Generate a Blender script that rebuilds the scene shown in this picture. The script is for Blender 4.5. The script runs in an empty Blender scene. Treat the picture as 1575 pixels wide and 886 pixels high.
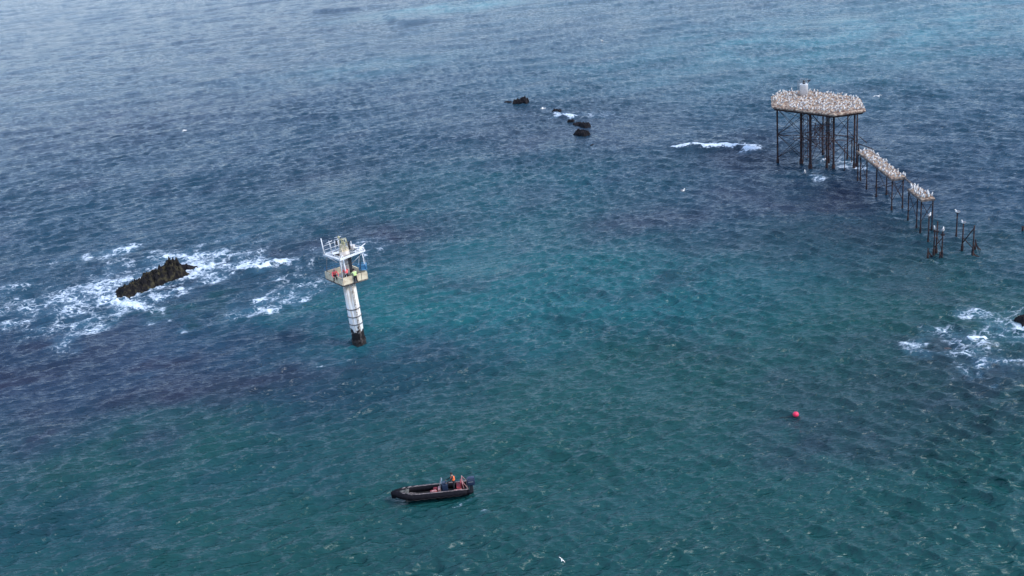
import bpy, bmesh, math, random
import numpy as np
from mathutils import Vector, Matrix, noise
from math import radians as rad, sin, cos, pi

S = bpy.context.scene
C = S.collection
random.seed(7)

# ------------------------------------------------------------------ camera
CAMH = 50.0
FPX = 1686.446                      # focal length in pixels of a 1575 px wide frame
PITCH, ROLL = math.atan(700.0 / FPX), rad(6.5)
FW = Vector((0, cos(PITCH), -sin(PITCH)))
R0 = Vector((1, 0, 0)); U0 = Vector((0, sin(PITCH), cos(PITCH)))
RT = R0 * cos(ROLL) - U0 * sin(ROLL)
UP = R0 * sin(ROLL) + U0 * cos(ROLL)
cam_d = bpy.data.cameras.new('camera'); cam = bpy.data.objects.new('camera', cam_d); C.objects.link(cam)
cam_d.sensor_width = 36; cam_d.lens = FPX / 1575 * 36
cam_d.clip_start = 0.5; cam_d.clip_end = 60000
m = Matrix((RT, UP, -FW)).transposed().to_4x4(); m.translation = (0, 0, CAMH)
cam.matrix_world = m
S.camera = cam

# ------------------------------------------------------------------ sky, sun, exposure
SUN_EL, SUN_AZ = rad(42), rad(112)          # azimuth clockwise from +Y
w = bpy.data.worlds.new("World"); S.world = w; w.use_nodes = True
nt = w.node_tree; bg = nt.nodes['Background']
sky = nt.nodes.new('ShaderNodeTexSky'); sky.sky_type = 'NISHITA'; sky.sun_disc = False
sky.sun_elevation = SUN_EL; sky.sun_rotation = SUN_AZ
sky.air_density = 1.0; sky.dust_density = 0.3; sky.ozone_density = 4.0
# thin even cloud: part of the blue sky is veiled by pale grey-violet
veil = nt.nodes.new('ShaderNodeMix'); veil.data_type = 'RGBA'; veil.inputs[0].default_value = 0.5
nt.links.new(sky.outputs[0], veil.inputs[6]); veil.inputs[7].default_value = (4.6, 5.9, 8.6, 1)
nt.links.new(veil.outputs[2], bg.inputs[0]); bg.inputs[1].default_value = 0.15
sd = bpy.data.lights.new('sun', 'SUN'); sun = bpy.data.objects.new('sun', sd); C.objects.link(sun)
sd.energy = 2.2; sd.angle = rad(16); sd.color = (1.0, 0.96, 0.92)
dirv = Vector((sin(SUN_AZ) * cos(SUN_EL), cos(SUN_AZ) * cos(SUN_EL), sin(SUN_EL)))
sun.rotation_euler = dirv.to_track_quat('Z', 'Y').to_euler(); sun.location = (0, 0, 120)
S.view_settings.view_transform = 'Standard'; S.view_settings.look = 'None'
S.view_settings.exposure = 0.58; S.view_settings.gamma = 1.0
S.view_settings.use_curve_mapping = False
S.cycles.max_bounces = 6

def G(px, py, z=0.0):
    """point of the sea (or of height z) seen at a pixel of the survey photograph"""
    d = FW * FPX + RT * (px - 787.5) - UP * (py - 443)
    t = (z - CAMH) / d.z
    return Vector((0, 0, CAMH)) + d * t

# ------------------------------------------------------------------ materials
def mat(name, c1, c2=None, scale=3.0, rough=0.7, metal=0.0, bump=0.0, detail=6, lo=0.4, hi=0.6, spec=0.5):
    m = bpy.data.materials.new(name); m.use_nodes = True
    nt = m.node_tree; b = nt.nodes['Principled BSDF']
    b.inputs['Roughness'].default_value = rough; b.inputs['Metallic'].default_value = metal
    b.inputs['Specular IOR Level'].default_value = spec
    if c2 is None:
        b.inputs['Base Color'].default_value = (*c1, 1); 
        if not bump: return m
    tc = nt.nodes.new('ShaderNodeNewGeometry')
    n = nt.nodes.new('ShaderNodeTexNoise'); n.inputs['Scale'].default_value = scale
    n.inputs['Detail'].default_value = detail; nt.links.new(tc.outputs['Position'], n.inputs['Vector'])
    if c2 is not None:
        mr = nt.nodes.new('ShaderNodeMapRange'); mr.inputs[1].default_value = lo; mr.inputs[2].default_value = hi
        nt.links.new(n.outputs[0], mr.inputs[0])
        mx = nt.nodes.new('ShaderNodeMix'); mx.data_type = 'RGBA'
        mx.inputs[6].default_value = (*c1, 1); mx.inputs[7].default_value = (*c2, 1)
        nt.links.new(mr.outputs[0], mx.inputs[0]); nt.links.new(mx.outputs[2], b.inputs['Base Color'])
    if bump:
        bp = nt.nodes.new('ShaderNodeBump'); bp.inputs['Strength'].default_value = bump
        bp.inputs['Distance'].default_value = 0.1
        nt.links.new(n.outputs[0], bp.inputs['Height']); nt.links.new(bp.outputs[0], b.inputs['Normal'])
    return m

M = dict(
    pile=None,
    growth=mat('weed_growth', (0.012, 0.010, 0.010), (0.03, 0.02, 0.016), 6, 0.6, bump=0.8),
    band=mat('steel_band', (0.05, 0.07, 0.09), (0.14, 0.12, 0.10), 5, 0.6),
    cream=mat('stained_cream_panel', (0.78, 0.66, 0.46), (0.5, 0.38, 0.25), 2.2, 0.7, lo=0.45, hi=0.75),
    white=mat('white_metal', (0.78, 0.78, 0.78), (0.5, 0.47, 0.44), 6, 0.5, lo=0.5, hi=0.8),
    grey=mat('grey_steel', (0.30, 0.31, 0.32), (0.2, 0.18, 0.17), 4, 0.5),
    lgrey=mat('pale_wall', (0.66, 0.62, 0.57), (0.46, 0.40, 0.35), 3, 0.7),
    dark=mat('dark_metal', (0.03, 0.03, 0.035), None, rough=0.5),
    yellow=mat('faded_yellow', (0.42, 0.40, 0.2), (0.3, 0.28, 0.2), 5, 0.6),
    blue=mat('blue_paint', (0.05, 0.2, 0.38), (0.08, 0.25, 0.4), 5, 0.5),
    navy=mat('navy_cowling', (0.022, 0.034, 0.065), None, rough=0.25),
    iron=mat('rusted_pile', (0.016, 0.014, 0.020), (0.060, 0.034, 0.028), 3.0, 0.9, spec=0.2),
    rust=mat('rusty_scaffold', (0.16, 0.075, 0.06), (0.07, 0.04, 0.04), 4, 0.9, spec=0.2),
    guano=mat('nest_litter', (0.17, 0.10, 0.075), (0.50, 0.39, 0.29), 3.2, 0.95, bump=0.8, lo=0.40, hi=0.62, spec=0.1),
    beam=mat('edge_beam', (0.06, 0.05, 0.05), (0.2, 0.16, 0.13), 3, 0.9),
    rock=mat('wet_rock', (0.008, 0.007, 0.008), (0.062, 0.052, 0.026), 1.9, 0.85, bump=1.0, detail=10, lo=0.47, hi=0.72, spec=0.2),
    blackrock=mat('black_rock', (0.006, 0.006, 0.008), (0.018, 0.015, 0.016), 1.5, 0.9, bump=1.0, spec=0.15),
    reef=mat('weedy_reef', (0.045, 0.035, 0.04), (0.09, 0.07, 0.055), 1.2, 0.5, bump=0.8),
    rubber=mat('black_tube', (0.004, 0.004, 0.006), (0.008, 0.007, 0.010), 4, 0.7, spec=0.12),
    strip=mat('faded_strip', (0.24, 0.19, 0.17), (0.10, 0.08, 0.08), 5, 0.7),
    floor=mat('boat_floor', (0.012, 0.012, 0.014), (0.03, 0.026, 0.026), 5, 0.8),
    bowdeck=mat('bow_deck', (0.13, 0.12, 0.10), (0.05, 0.05, 0.045), 6, 0.8),
    red=mat('red_cover', (0.33, 0.03, 0.035), (0.22, 0.02, 0.03), 6, 0.7),
    pink=mat('faded_pink', (0.55, 0.28, 0.26), (0.42, 0.18, 0.17), 6, 0.6),
    orange=mat('orange_jacket', (0.85, 0.17, 0.05), None, rough=0.7),
    redj=mat('red_jacket', (0.85, 0.13, 0.13), None, rough=0.7),
    hivis=mat('hi_vis_vest', (0.55, 0.75, 0.20), (0.5, 0.55, 0.4), 8, rough=0.7),
    black=mat('black_cloth', (0.014, 0.014, 0.018), None, rough=0.85),
    skin=mat('skin', (0.45, 0.27, 0.2), None, rough=0.6),
    hair=mat('dark_hair', (0.012, 0.01, 0.01), None, rough=0.8),
    buoy=mat('pink_buoy', (0.85, 0.03, 0.09), None, rough=0.35),
    bwhite=mat('white_feathers', (0.84, 0.79, 0.72), None, rough=0.9),
    bgrey=mat('grey_feathers', (0.22, 0.21, 0.22), None, rough=0.9),
    bbeak=mat('beak', (0.5, 0.32, 0.06), None, rough=0.6),
    glass=mat('windscreen', (0.25, 0.33, 0.4), None, rough=0.1),
)

# white pile paint, peeling into the black growth near the water
def pile_mat():
    m = bpy.data.materials.new('white_pile_paint'); m.use_nodes = True
    nt = m.node_tree; b = nt.nodes['Principled BSDF']; b.inputs['Roughness'].default_value = 0.55
    g = nt.nodes.new('ShaderNodeNewGeometry'); sx = nt.nodes.new('ShaderNodeSeparateXYZ')
    nt.links.new(g.outputs['Position'], sx.inputs[0])
    n = nt.nodes.new('ShaderNodeTexNoise'); n.inputs['Scale'].default_value = 2.2; n.inputs['Detail'].default_value = 5
    nt.links.new(g.outputs['Position'], n.inputs['Vector'])
    # streaks
    mp = nt.nodes.new('ShaderNodeMapping'); mp.inputs['Scale'].default_value = (5, 5, 0.35)
    nt.links.new(g.outputs['Position'], mp.inputs[0])
    n2 = nt.nodes.new('ShaderNodeTexNoise'); n2.inputs['Scale'].default_value = 1.0; n2.inputs['Detail'].default_value = 4
    nt.links.new(mp.outputs[0], n2.inputs['Vector'])
    def math_(op, a, b_):
        x = nt.nodes.new('ShaderNodeMath'); x.operation = op
        for i, v in enumerate((a, b_)):
            if isinstance(v, (int, float)): x.inputs[i].default_value = v
            else: nt.links.new(v, x.inputs[i])
        return x.outputs[0]
    def mr(v, a, b_):
        x = nt.nodes.new('ShaderNodeMapRange'); x.inputs[1].default_value = a; x.inputs[2].default_value = b_
        nt.links.new(v, x.inputs[0]); return x.outputs[0]
    def mix(f, c1, c2):
        x = nt.nodes.new('ShaderNodeMix'); x.data_type = 'RGBA'; nt.links.new(f, x.inputs[0])
        for i, v in ((6, c1), (7, c2)):
            if isinstance(v, tuple): x.inputs[i].default_value = (*v, 1)
            else: nt.links.new(v, x.inputs[i])
        return x.outputs[2]
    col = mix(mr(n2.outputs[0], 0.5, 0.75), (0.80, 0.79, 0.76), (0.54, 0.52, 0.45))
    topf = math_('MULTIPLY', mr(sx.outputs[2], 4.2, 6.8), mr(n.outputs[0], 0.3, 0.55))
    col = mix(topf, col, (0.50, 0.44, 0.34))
    e = math_('ADD', sx.outputs[2], math_('MULTIPLY', n.outputs[0], 3.2))
    rs = math_('MULTIPLY', mr(n2.outputs[0], 0.55, 0.7), 0.6)
    col = mix(rs, col, (0.36, 0.22, 0.12))
    blk = mr(e, 3.45, 3.3)
    col = mix(blk, col, (0.02, 0.015, 0.014))
    nt.links.new(col, b.inputs['Base Color'])
    return m
M['pile'] = pile_mat()

# ------------------------------------------------------------------ mesh helpers
class MB:
    def __init__(s): s.bm = bmesh.new(); s.mi = 0; s.mats = []
    def use(s, m):
        if m not in s.mats: s.mats.append(m)
        s.mi = s.mats.index(m); return s
    def _f(s, vs):
        try:
            f = s.bm.faces.new(vs); f.material_index = s.mi; return f
        except ValueError: return None
    def box(s, c, d, rz=0, bev=0.0, rot=None):
        R = rot or Matrix.Rotation(rz, 3, 'Z'); c = Vector(c); hx, hy, hz = (q / 2 for q in d)
        n0 = len(s.bm.faces)
        v = [s.bm.verts.new(c + R @ Vector((x * hx, y * hy, z * hz))) for x in (-1, 1) for y in (-1, 1) for z in (-1, 1)]
        fs = [s._f([v[i] for i in q]) for q in ((0, 1, 3, 2), (4, 6, 7, 5), (0, 4, 5, 1), (2, 3, 7, 6), (0, 2, 6, 4), (1, 5, 7, 3))]
        if bev:
            es = {e for f in fs for e in f.edges}
            r = bmesh.ops.bevel(s.bm, geom=list(es), offset=bev, segments=2, affect='EDGES', profile=0.6)
            for f in r['faces']: f.material_index = s.mi
        return s
    def tube(s, pts, r, n=8, cap=True, closed=False):
        pts = [Vector(p) for p in pts]; k = len(pts)
        rs = r if isinstance(r, (list, tuple)) else [r] * k
        rings = []; prev = None
        for i, p in enumerate(pts):
            if closed: t = pts[(i + 1) % k] - pts[i - 1]
            else: t = pts[min(i + 1, k - 1)] - pts[max(i - 1, 0)]
            t.normalize()
            if prev is None:
                a = t.cross(Vector((0, 0, 1)));
                if a.length < 0.05: a = t.cross(Vector((1, 0, 0)))
                a.normalize()
            else:
                a = prev - t * prev.dot(t); a.normalize()
            prev = a; b = t.cross(a)
            rings.append([s.bm.verts.new(p + (a * cos(2 * pi * j / n) + b * sin(2 * pi * j / n)) * rs[i]) for j in range(n)])
        m_ = k if closed else k - 1
        for i in range(m_):
            A, B = rings[i], rings[(i + 1) % k]
            for j in range(n):
                f = s._f((A[j], A[(j + 1) % n], B[(j + 1) % n], B[j]))
                if f: f.smooth = n > 5
        if cap and not closed:
            s._f(rings[0][::-1]); s._f(rings[-1])
        return s
    def cyl(s, c, r, h, n=24, r2=None):
        c = Vector(c); return s.tube([c, c + Vector((0, 0, h))], [r, r if r2 is None else r2], n)
    def ell(s, c, rr, rot=None, seg=12, ring=8):
        c = Vector(c); R = rot or Matrix.Identity(3)
        rings = []
        for i in range(1, ring):
            th = pi * i / ring
            rings.append([s.bm.verts.new(c + R @ Vector((rr[0] * sin(th) * cos(2 * pi * j / seg), rr[1] * sin(th) * sin(2 * pi * j / seg), rr[2] * cos(th)))) for j in range(seg)])
        a = s.bm.verts.new(c + R @ Vector((0, 0, rr[2]))); b = s.bm.verts.new(c - R @ Vector((0, 0, rr[2])))
        fs = []
        for j in range(seg):
            fs.append(s._f((a, rings[0][j], rings[0][(j + 1) % seg]))); fs.append(s._f((b, rings[-1][(j + 1) % seg], rings[-1][j])))
            for i in range(len(rings) - 1):
                fs.append(s._f((rings[i][j], rings[i + 1][j], rings[i + 1][(j + 1) % seg], rings[i][(j + 1) % seg])))
        for f in fs:
            if f: f.smooth = True
        return s
    def prism(s, poly, z0, z1):
        lo = [s.bm.verts.new((x, y, z0)) for x, y in poly]; hi = [s.bm.verts.new((x, y, z1)) for x, y in poly]
        s._f(lo[::-1]); s._f(hi)
        for i in range(len(poly)): s._f((lo[i], lo[(i + 1) % len(poly)], hi[(i + 1) % len(poly)], hi[i]))
        return s
    def build(s, name, material=None, parent=None):
        me = bpy.data.meshes.new(name)
        bmesh.ops.recalc_face_normals(s.bm, faces=s.bm.faces[:])
        s.bm.to_mesh(me); s.bm.free()
        if material is not None: me.materials.append(material)
        else:
            for q in s.mats: me.materials.append(q)
        o = bpy.data.objects.new(name, me); C.objects.link(o)
        if parent: o.parent = parent
        return o

def tag(o, label=None, cat=None, group=None, kind=None):
    if label: o['label'] = label
    if cat: o['category'] = cat
    if group: o['group'] = group
    if kind: o['kind'] = kind
    return o
def thing(name, loc, label, cat, group=None, rz=0):
    o = bpy.data.objects.new(name, None); C.objects.link(o); o.location = loc; o.rotation_euler = (0, 0, rz)
    o.empty_display_size = 0.3
    return tag(o, label, cat, group)

# ================================================================== THE SEA
rng = np.random.default_rng(11)
def tile(N, L, lmin, lmax, lpk, rms, ang, power, seed, chop=1.0):
    """one periodic patch of wind sea: height and horizontal displacement"""
    g = np.random.default_rng(seed)
    k1 = np.fft.fftfreq(N, L / N) * 2 * pi
    kx, ky = np.meshgrid(k1, k1, indexing='ij'); k = np.hypot(kx, ky); k[0, 0] = 1e-6
    lam = 2 * pi / k; kp = 2 * pi / lpk
    sp = np.exp(-1.25 * (kp / k) ** 2) * k ** -3.6
    c = (kx * cos(ang) + ky * sin(ang)) / k
    sp *= (np.abs(c) ** power + 0.012) * np.where(c < 0, 0.15, 1.0)
    sp *= 1 / (1 + (lmin / lam) ** 8) * 1 / (1 + (lam / lmax) ** 8); sp[0, 0] = 0
    H = np.sqrt(sp) * (g.normal(size=(N, N)) + 1j * g.normal(size=(N, N)))
    h = np.fft.ifft2(H); sc = rms / np.real(h).std()
    dx = np.real(np.fft.ifft2(-1j * kx / k * H)) * sc * chop; dy = np.real(np.fft.ifft2(-1j * ky / k * H)) * sc * chop
    return np.stack([np.real(h) * sc, -dx, -dy], -1).astype(np.float32), L, N
def samp(T, x, y, rot=0.0, ox=0.0, oy=0.0):
    A, L, N = T
    cx, sx_ = cos(rot), sin(rot)
    u = ((x * cx + y * sx_ + ox) / L * N); v = ((-x * sx_ + y * cx + oy) / L * N)
    iu = np.floor(u).astype(int); iv = np.floor(v).astype(int); fu = (u - iu)[..., None]; fv = (v - iv)[..., None]
    iu %= N; iv %= N; iu1 = (iu + 1) % N; iv1 = (iv + 1) % N
    r = (A[iu, iv] * (1 - fu) * (1 - fv) + A[iu1, iv] * fu * (1 - fv) + A[iu, iv1] * (1 - fu) * fv + A[iu1, iv1] * fu * fv)
    if A.shape[-1] == 3:
        dx = r[..., 1] * cx - r[..., 2] * sx_; dy = r[..., 1] * sx_ + r[..., 2] * cx
        r = np.stack([r[..., 0], dx, dy], -1)
    return r
def cloud(N, L, lo, seed):
    g = np.random.default_rng(seed)
    k1 = np.fft.fftfreq(N, L / N) * 2 * pi
    kx, ky = np.meshgrid(k1, k1, indexing='ij'); k = np.hypot(kx, ky); k[0, 0] = 1e-6
    H = (k ** -2.0) * (k > 2 * pi / lo) * (g.normal(size=(N, N)) + 1j * g.normal(size=(N, N)))
    n = np.real(np.fft.ifft2(H)); n /= n.std()
    return n[..., None].astype(np.float32), L, N

def crest(px, py, slope):
    d = G(px + 60, py + 60 * slope) - G(px - 60, py - 60 * slope); return math.atan2(d.y, d.x) - pi / 2
WANG, WANG2 = crest(250, 700, -0.27), crest(1350, 650, 0.20)
WMID = (WANG + WANG2) / 2                                  # direction the waves travel
T_swell = tile(256, 211.0, 7.0, 40.0, 13.0, 0.065, WMID, 6, 1, 0.6)
T_wind = tile(1024, 173.0, 0.8, 9.0, 2.8, 0.096, WANG, 9.0, 2, 0.45)
T_wind2 = tile(1024, 157.0, 0.8, 9.0, 2.7, 0.096, WANG2, 8.0, 4, 0.45)
T_chop = tile(1024, 61.0, 0.20, 1.6, 0.85, 0.017, WMID, 3.0, 3, 0.4)
N_big = cloud(512, 900.0, 70.0, 5); N_mid = cloud(512, 260.0, 22.0, 6)
N_fine = cloud(512, 60.0, 6.0, 8)

HMAX = rad(52)
dep = np.concatenate([rad(1) * np.array([89.9, 80, 70, 62, 56, 51, 48]), np.linspace(rad(46), rad(4.0), 1300),
                      rad(1) * np.array([3.7, 3.4, 3.0, 2.6, 2.2, 1.8, 1.4, 1.0, 0.7, 0.4, 0.2])])
azd = np.linspace(rad(-33), rad(33), 1250)
step = rad(3)
azs = np.concatenate([azd, np.arange(rad(36), rad(360 - 34), step)])
RR = CAMH / np.tan(dep); NR, NA = len(RR), len(azs)
X = (RR[:, None] * np.sin(azs)[None, :]); Y = (RR[:, None] * np.cos(azs)[None, :])
dr = np.gradient(RR)[:, None] * np.ones((1, NA))
dense = np.zeros((NR, NA), np.float32); dense[7:NR - 11, :len(azd)] = 1.0
D = samp(T_swell, X, Y, 0.2) * np.clip((900 - np.hypot(X, Y)) / 300, 0, 1)[..., None]
fw = (np.clip((1.5 - dr) / 1.4, 0.30, 1) * dense)[..., None]
wr = np.clip(0.5 + (X - 5) / 60, 0.0, 1.0)[..., None]; wr = wr * wr * (3 - 2 * wr)
D += (samp(T_wind, X, Y, 0.0, 31, 7) * np.sqrt(1 - wr) + samp(T_wind2, X, Y, 0.0, 13, 71) * np.sqrt(wr)) * fw * (1 + 0.22 * samp(cloud(256, 300.0, 50.0, 12), X, Y))
fc = (np.clip((0.32 - dr) / 0.22, 0, 1) * dense)[..., None]
D += samp(T_chop, X, Y, 0.35, 3, 11) * fc

def seg_dist(ax, ay, bx, by):
    dx, dy = bx - ax, by - ay; L2 = dx * dx + dy * dy
    t = np.clip(((X - ax) * dx + (Y - ay) * dy) / L2, 0, 1)
    return np.hypot(X - ax - t * dx, Y - ay - t * dy), t
nm = samp(N_mid, X, Y)[..., 0]; nb = samp(N_big, X, Y)[..., 0]; nf = samp(N_fine, X, Y)[..., 0]
Xw = X + nm * 1.5 + nf * 0.5; Yw = Y + samp(N_mid, X, Y, 1.1, 50, 80)[..., 0] * 1.9 + nf * 0.6

foam = np.zeros((NR, NA), np.float32)
def blob(px, py, rx, ry, a, rot=0.0, warp=True):
    c = G(px, py); x = (Xw if warp else X) - c.x; y = (Yw if warp else Y) - c.y
    u = x * cos(rot) + y * sin(rot); v = -x * sin(rot) + y * cos(rot)
    return a * np.exp(-((u / rx) ** 2 + (v / ry) ** 2))
# --- sea bed colours, with the tall platform's dark reflection partly painted in
def c3(*c): return np.array(c, np.float32)
DEEP, TEAL, KELP_REFL, SAND, AQUA = c3(0.008, 0.036, 0.072), c3(0.005, 0.053, 0.050), c3(0.017, 0.019, 0.038), c3(0.045, 0.19, 0.21), c3(0.007, 0.090, 0.100)
dist = np.hypot(X, Y)
tealw = np.clip((124 + 34 * np.clip((X + 12) / 20, 0, 1) - dist + nb * 6 + nm * 3) / 50, 0, 1)
tealw = np.maximum(tealw, 0.22)
tealw = tealw * np.clip(1.0 - blob(150, 570, 22, 9, 1.1) - blob(60, 540, 20, 14, 0.7), 0, 1)
aqua = np.clip(blob(770, 390, 18, 15, 0.8) + blob(900, 440, 24, 10, 0.6) + blob(700, 470, 20, 9, .5) + blob(1050, 470, 20, 9, .35) + blob(620, 290, 24, 18, 0.35) + blob(560, 470, 10, 5, 0.3) + blob(820, 290, 24, 16, .3), 0, 1)
tealw += blob(250, 700, 14, 8, 0.4) + blob(250, 480, 7, 2.2, 0.5)
tealw = np.clip(tealw, 0, 1)
kelp_reflw = np.clip(0.16 * nm + 0.10 * nb, 0, 0.4) * np.clip((dist - 75) / 40, 0.35, 1)
for b_ in ((590, 365, 13, 9, .85), (470, 390, 14, 9, .6), (250, 600, 24, 7, .9), (60, 560, 16, 8, .85), (80, 640, 22, 7, .45), (230, 430, 12, 9, .7), (1070, 330, 26, 14, .55), (1250, 300, 22, 12, .8), (1180, 230, 22, 16, .6),  # dark blob below the tall platform: reef plus the platform's reflection as colour
           (1350, 370, 16, 10, .55), (880, 190, 24, 26, .65), (620, 300, 12, 10, .4), (1500, 560, 14, 6, .6), (1380, 600, 12, 5, .6), (1300, 660, 8, 5, .5),
           (1500, 640, 12, 5, .5), (520, 270, 16, 14, .5), (740, 430, 9, 3, .5), (1000, 440, 12, 3, .5), (560, 30, 50, 30, .5), (1200, 110, 40, 30, .4), (190, 190, 40, 30, .45), (1100, 540, 7, 3, .3)):
    kelp_reflw = np.maximum(kelp_reflw, blob(*b_) * (0.85 + 0.18 * nm))
kelp_reflw = np.clip(kelp_reflw, 0, 1)
col = DEEP + (TEAL - DEEP) * tealw[..., None]
col = col * (1 - aqua[..., None]) + AQUA * aqua[..., None]
mixk = kelp_reflw[..., None]; col = col * (1 - mixk) + KELP_REFL * mixk
sandw = np.clip(blob(690, 12, 30, 12, .75) + blob(575, 103, 26, 13, .28) + blob(1190, 85, 50, 36, .24) + blob(1540, 20, 60, 50, .30) + blob(900, 10, 60, 40, .14) + blob(1350, 50, 60, 40, .16), 0, 1)
sandw *= np.clip(0.85 + 0.15 * nm, 0, 1.2)
col = col * (1 - sandw[..., None]) + SAND * sandw[..., None]
col *= (1 + 0.05 * nm)[..., None]

# --- foam density
for b_ in ((200, 430, 16, 9, .80, 0.75), (300, 400, 9, 7, .92), (170, 475, 8, 5, .9), (250, 450, 9, 3, .8), (390, 415, 9.5, 5.0, .85), (120, 450, 9, 5, .6), (330, 365, 9, 5, .45), (350, 400, 8, 5, .70), (430, 455, 10, 3.6, .72), (230, 478, 7, 2.5, .7),
           (150, 410, 6, 8, .55), (370, 370, 9, 6, .5), (90, 505, 14, 5, .72), (20, 460, 12, 9, .66), (200, 395, 14, 9, .62), (60, 475, 8, 4, .45), (290, 488, 6, 1.6, .55), (540, 385, 9, 6, .6), (470, 430, 8, 4, .6),
           (600, 385, 5, 2, .40), (1490, 530, 6, 3.2, .56), (1555, 500, 5.5, 4.5, .74), (1440, 528, 2.2, 2.2, .5), (1545, 546, 3.8, 1.5, .72), (1575, 540, 4, 4, .4), (1560, 470, 3.5, 2.0, .45),
           (1250, 253, 3, 1.6, .8), (1275, 254, 3.5, 1.6, .85), (1305, 257, 3.5, 1.6, .8), (1335, 262, 3, 1.5, .7), (738, 764, .8, .5, .42), (553, 531, 1.6, 1.0, .45), (1450, 396, 2, 1, .4), (868, 178, 3.8, 2.6, .8), (935, 178, 7, 6, .40), (790, 160, 4, 3, .35), (915, 222, 3, 3, .4), (1150, 228, 4, 3, .5), (690, 12, 26, 5, .30)):
    foam = np.maximum(foam, blob(*b_))
ra, rb2 = G(172, 461), G(300, 412); rd, rt = seg_dist(ra.x, ra.y, rb2.x, rb2.y)
foam = np.maximum(foam, 0.98 * np.exp(-(np.clip(rd - 1.2, 0, None) / 2.6) ** 2))
foam *= np.clip(1.03 + 0.22 * nm + 0.12 * nf, 0.3, 1.4)

# --- swells breaking over the reef: a real hump with a white crest
solid = np.zeros((NR, NA), np.float32)
def breaker(p0, p1, h, wf, wb, foamw, amp=1.0, bend=0.0, rough=0.35):
    global foam, solid
    a, b = G(*p0), G(*p1); dx, dy = b.x - a.x, b.y - a.y; L = math.hypot(dx, dy); ux, uy = dx / L, dy / L
    t = ((X - a.x) * ux + (Y - a.y) * uy) / L; n = -(X - a.x) * uy + (Y - a.y) * ux      # + = away from camera
    n = n + nf * rough + bend * 4 * t * (1 - t) * -1
    e = np.clip(t * 4, 0, 1) * np.clip((1 - t) * 4, 0, 1); e = e * e * (3 - 2 * e)
    hump = np.where(n < 0, np.exp(-(n / wf) ** 2), np.exp(-(n / wb) ** 2)) * e * h
    D[..., 0] += hump
    fwd = foamw * (0.35 + 1.1 * t); f = np.exp(-(((n - fwd * 0.35) / fwd) ** 2)) * np.clip(t * 7 + .1, 0, 1) * np.clip((1 - t) * 7 + .1, 0, 1) * (t > 0) * (t < 1)
    solid = np.maximum(solid, f * amp)
breaker((1020, 229), (1178, 232), 0.55, 1.2, 3.4, 1.25, 1.0, 0.9)
breaker((345, 428), (455, 404), 0.4, 0.7, 2.4, 0.75, 1.0, 0.5)
breaker((440, 409), (520, 398), 0.38, 0.6, 2.0, 0.10, 0.4, 0.1)
breaker((1460, 529), (1545, 536), 0.28, 0.8, 2.0, 0.2, 0.2)
breaker((1482, 521), (1522, 523), 0.25, 0.5, 1.0, 0.5, 0.9)
breaker((846, 176), (888, 181), 0.25, 0.8, 1.8, 0.8, 0.8)
breaker((65, 470), (125, 476), 0.3, 0.7, 1.8, 0.35, 0.5)
breaker((590, 20), (632, 38), 0.7, 2.5, 8.0, 0.1, 0.0)
breaker((470, 18), (545, 14), 0.5, 2.5, 8.0, 0.1, 0.0)
breaker((150, 456), (230, 478), 0.12, 0.5, 1.5, 0.8, 0.75)
solid *= np.clip(0.9 + 0.25 * nf, 0, 1.2)
D[..., 0] += np.clip(foam - .3, 0, 1) * .09 * samp(cloud(256, 14.0, 1.6, 15), X, Y)[..., 0] * dense + .10 * solid
bd, _ = seg_dist(-10.9, 77.5, -5.6, 77.6); dm = np.clip((bd - .75) / .9, 0, 1)[..., None]; D *= .12 + .88 * dm
VX = X + D[..., 1]; VY = Y + D[..., 2]; VZ = D[..., 0]

nv = NR * NA
co = np.stack([VX, VY, VZ], -1).reshape(-1, 3).astype(np.float32)
idx = np.arange(nv).reshape(NR, NA)
a = idx[:-1, :]; b = idx[1:, :]
an = np.roll(a, -1, 1); bn = np.roll(b, -1, 1)
quads = np.stack([a, an, bn, b], -1).reshape(-1, 4)[:, ::-1]
cap = idx[0, :]
me = bpy.data.meshes.new('sea')
nq = len(quads)
me.vertices.add(nv); me.vertices.foreach_set('co', co.ravel())
me.loops.add(nq * 4 + NA); me.polygons.add(nq + 1)
me.loops.foreach_set('vertex_index', np.concatenate([quads.ravel(), cap]).astype(np.int32))
me.polygons.foreach_set('loop_start', np.append(np.arange(nq) * 4, nq * 4).astype(np.int32))
me.update(calc_edges=True)
me.polygons.foreach_set('use_smooth', np.ones(nq + 1, bool))
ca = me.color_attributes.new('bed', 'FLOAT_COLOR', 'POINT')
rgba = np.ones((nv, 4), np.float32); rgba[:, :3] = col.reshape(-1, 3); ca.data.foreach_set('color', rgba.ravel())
for nme, arr in (('foam', foam), ('solid', solid)):
    at = me.attributes.new(nme, 'FLOAT', 'POINT'); at.data.foreach_set('value', arr.astype(np.float32).ravel())
sea = bpy.data.objects.new('sea', me); C.objects.link(sea); tag(sea, kind='structure')
for o_ in (X, Y, D, Xw, Yw): pass

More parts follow.
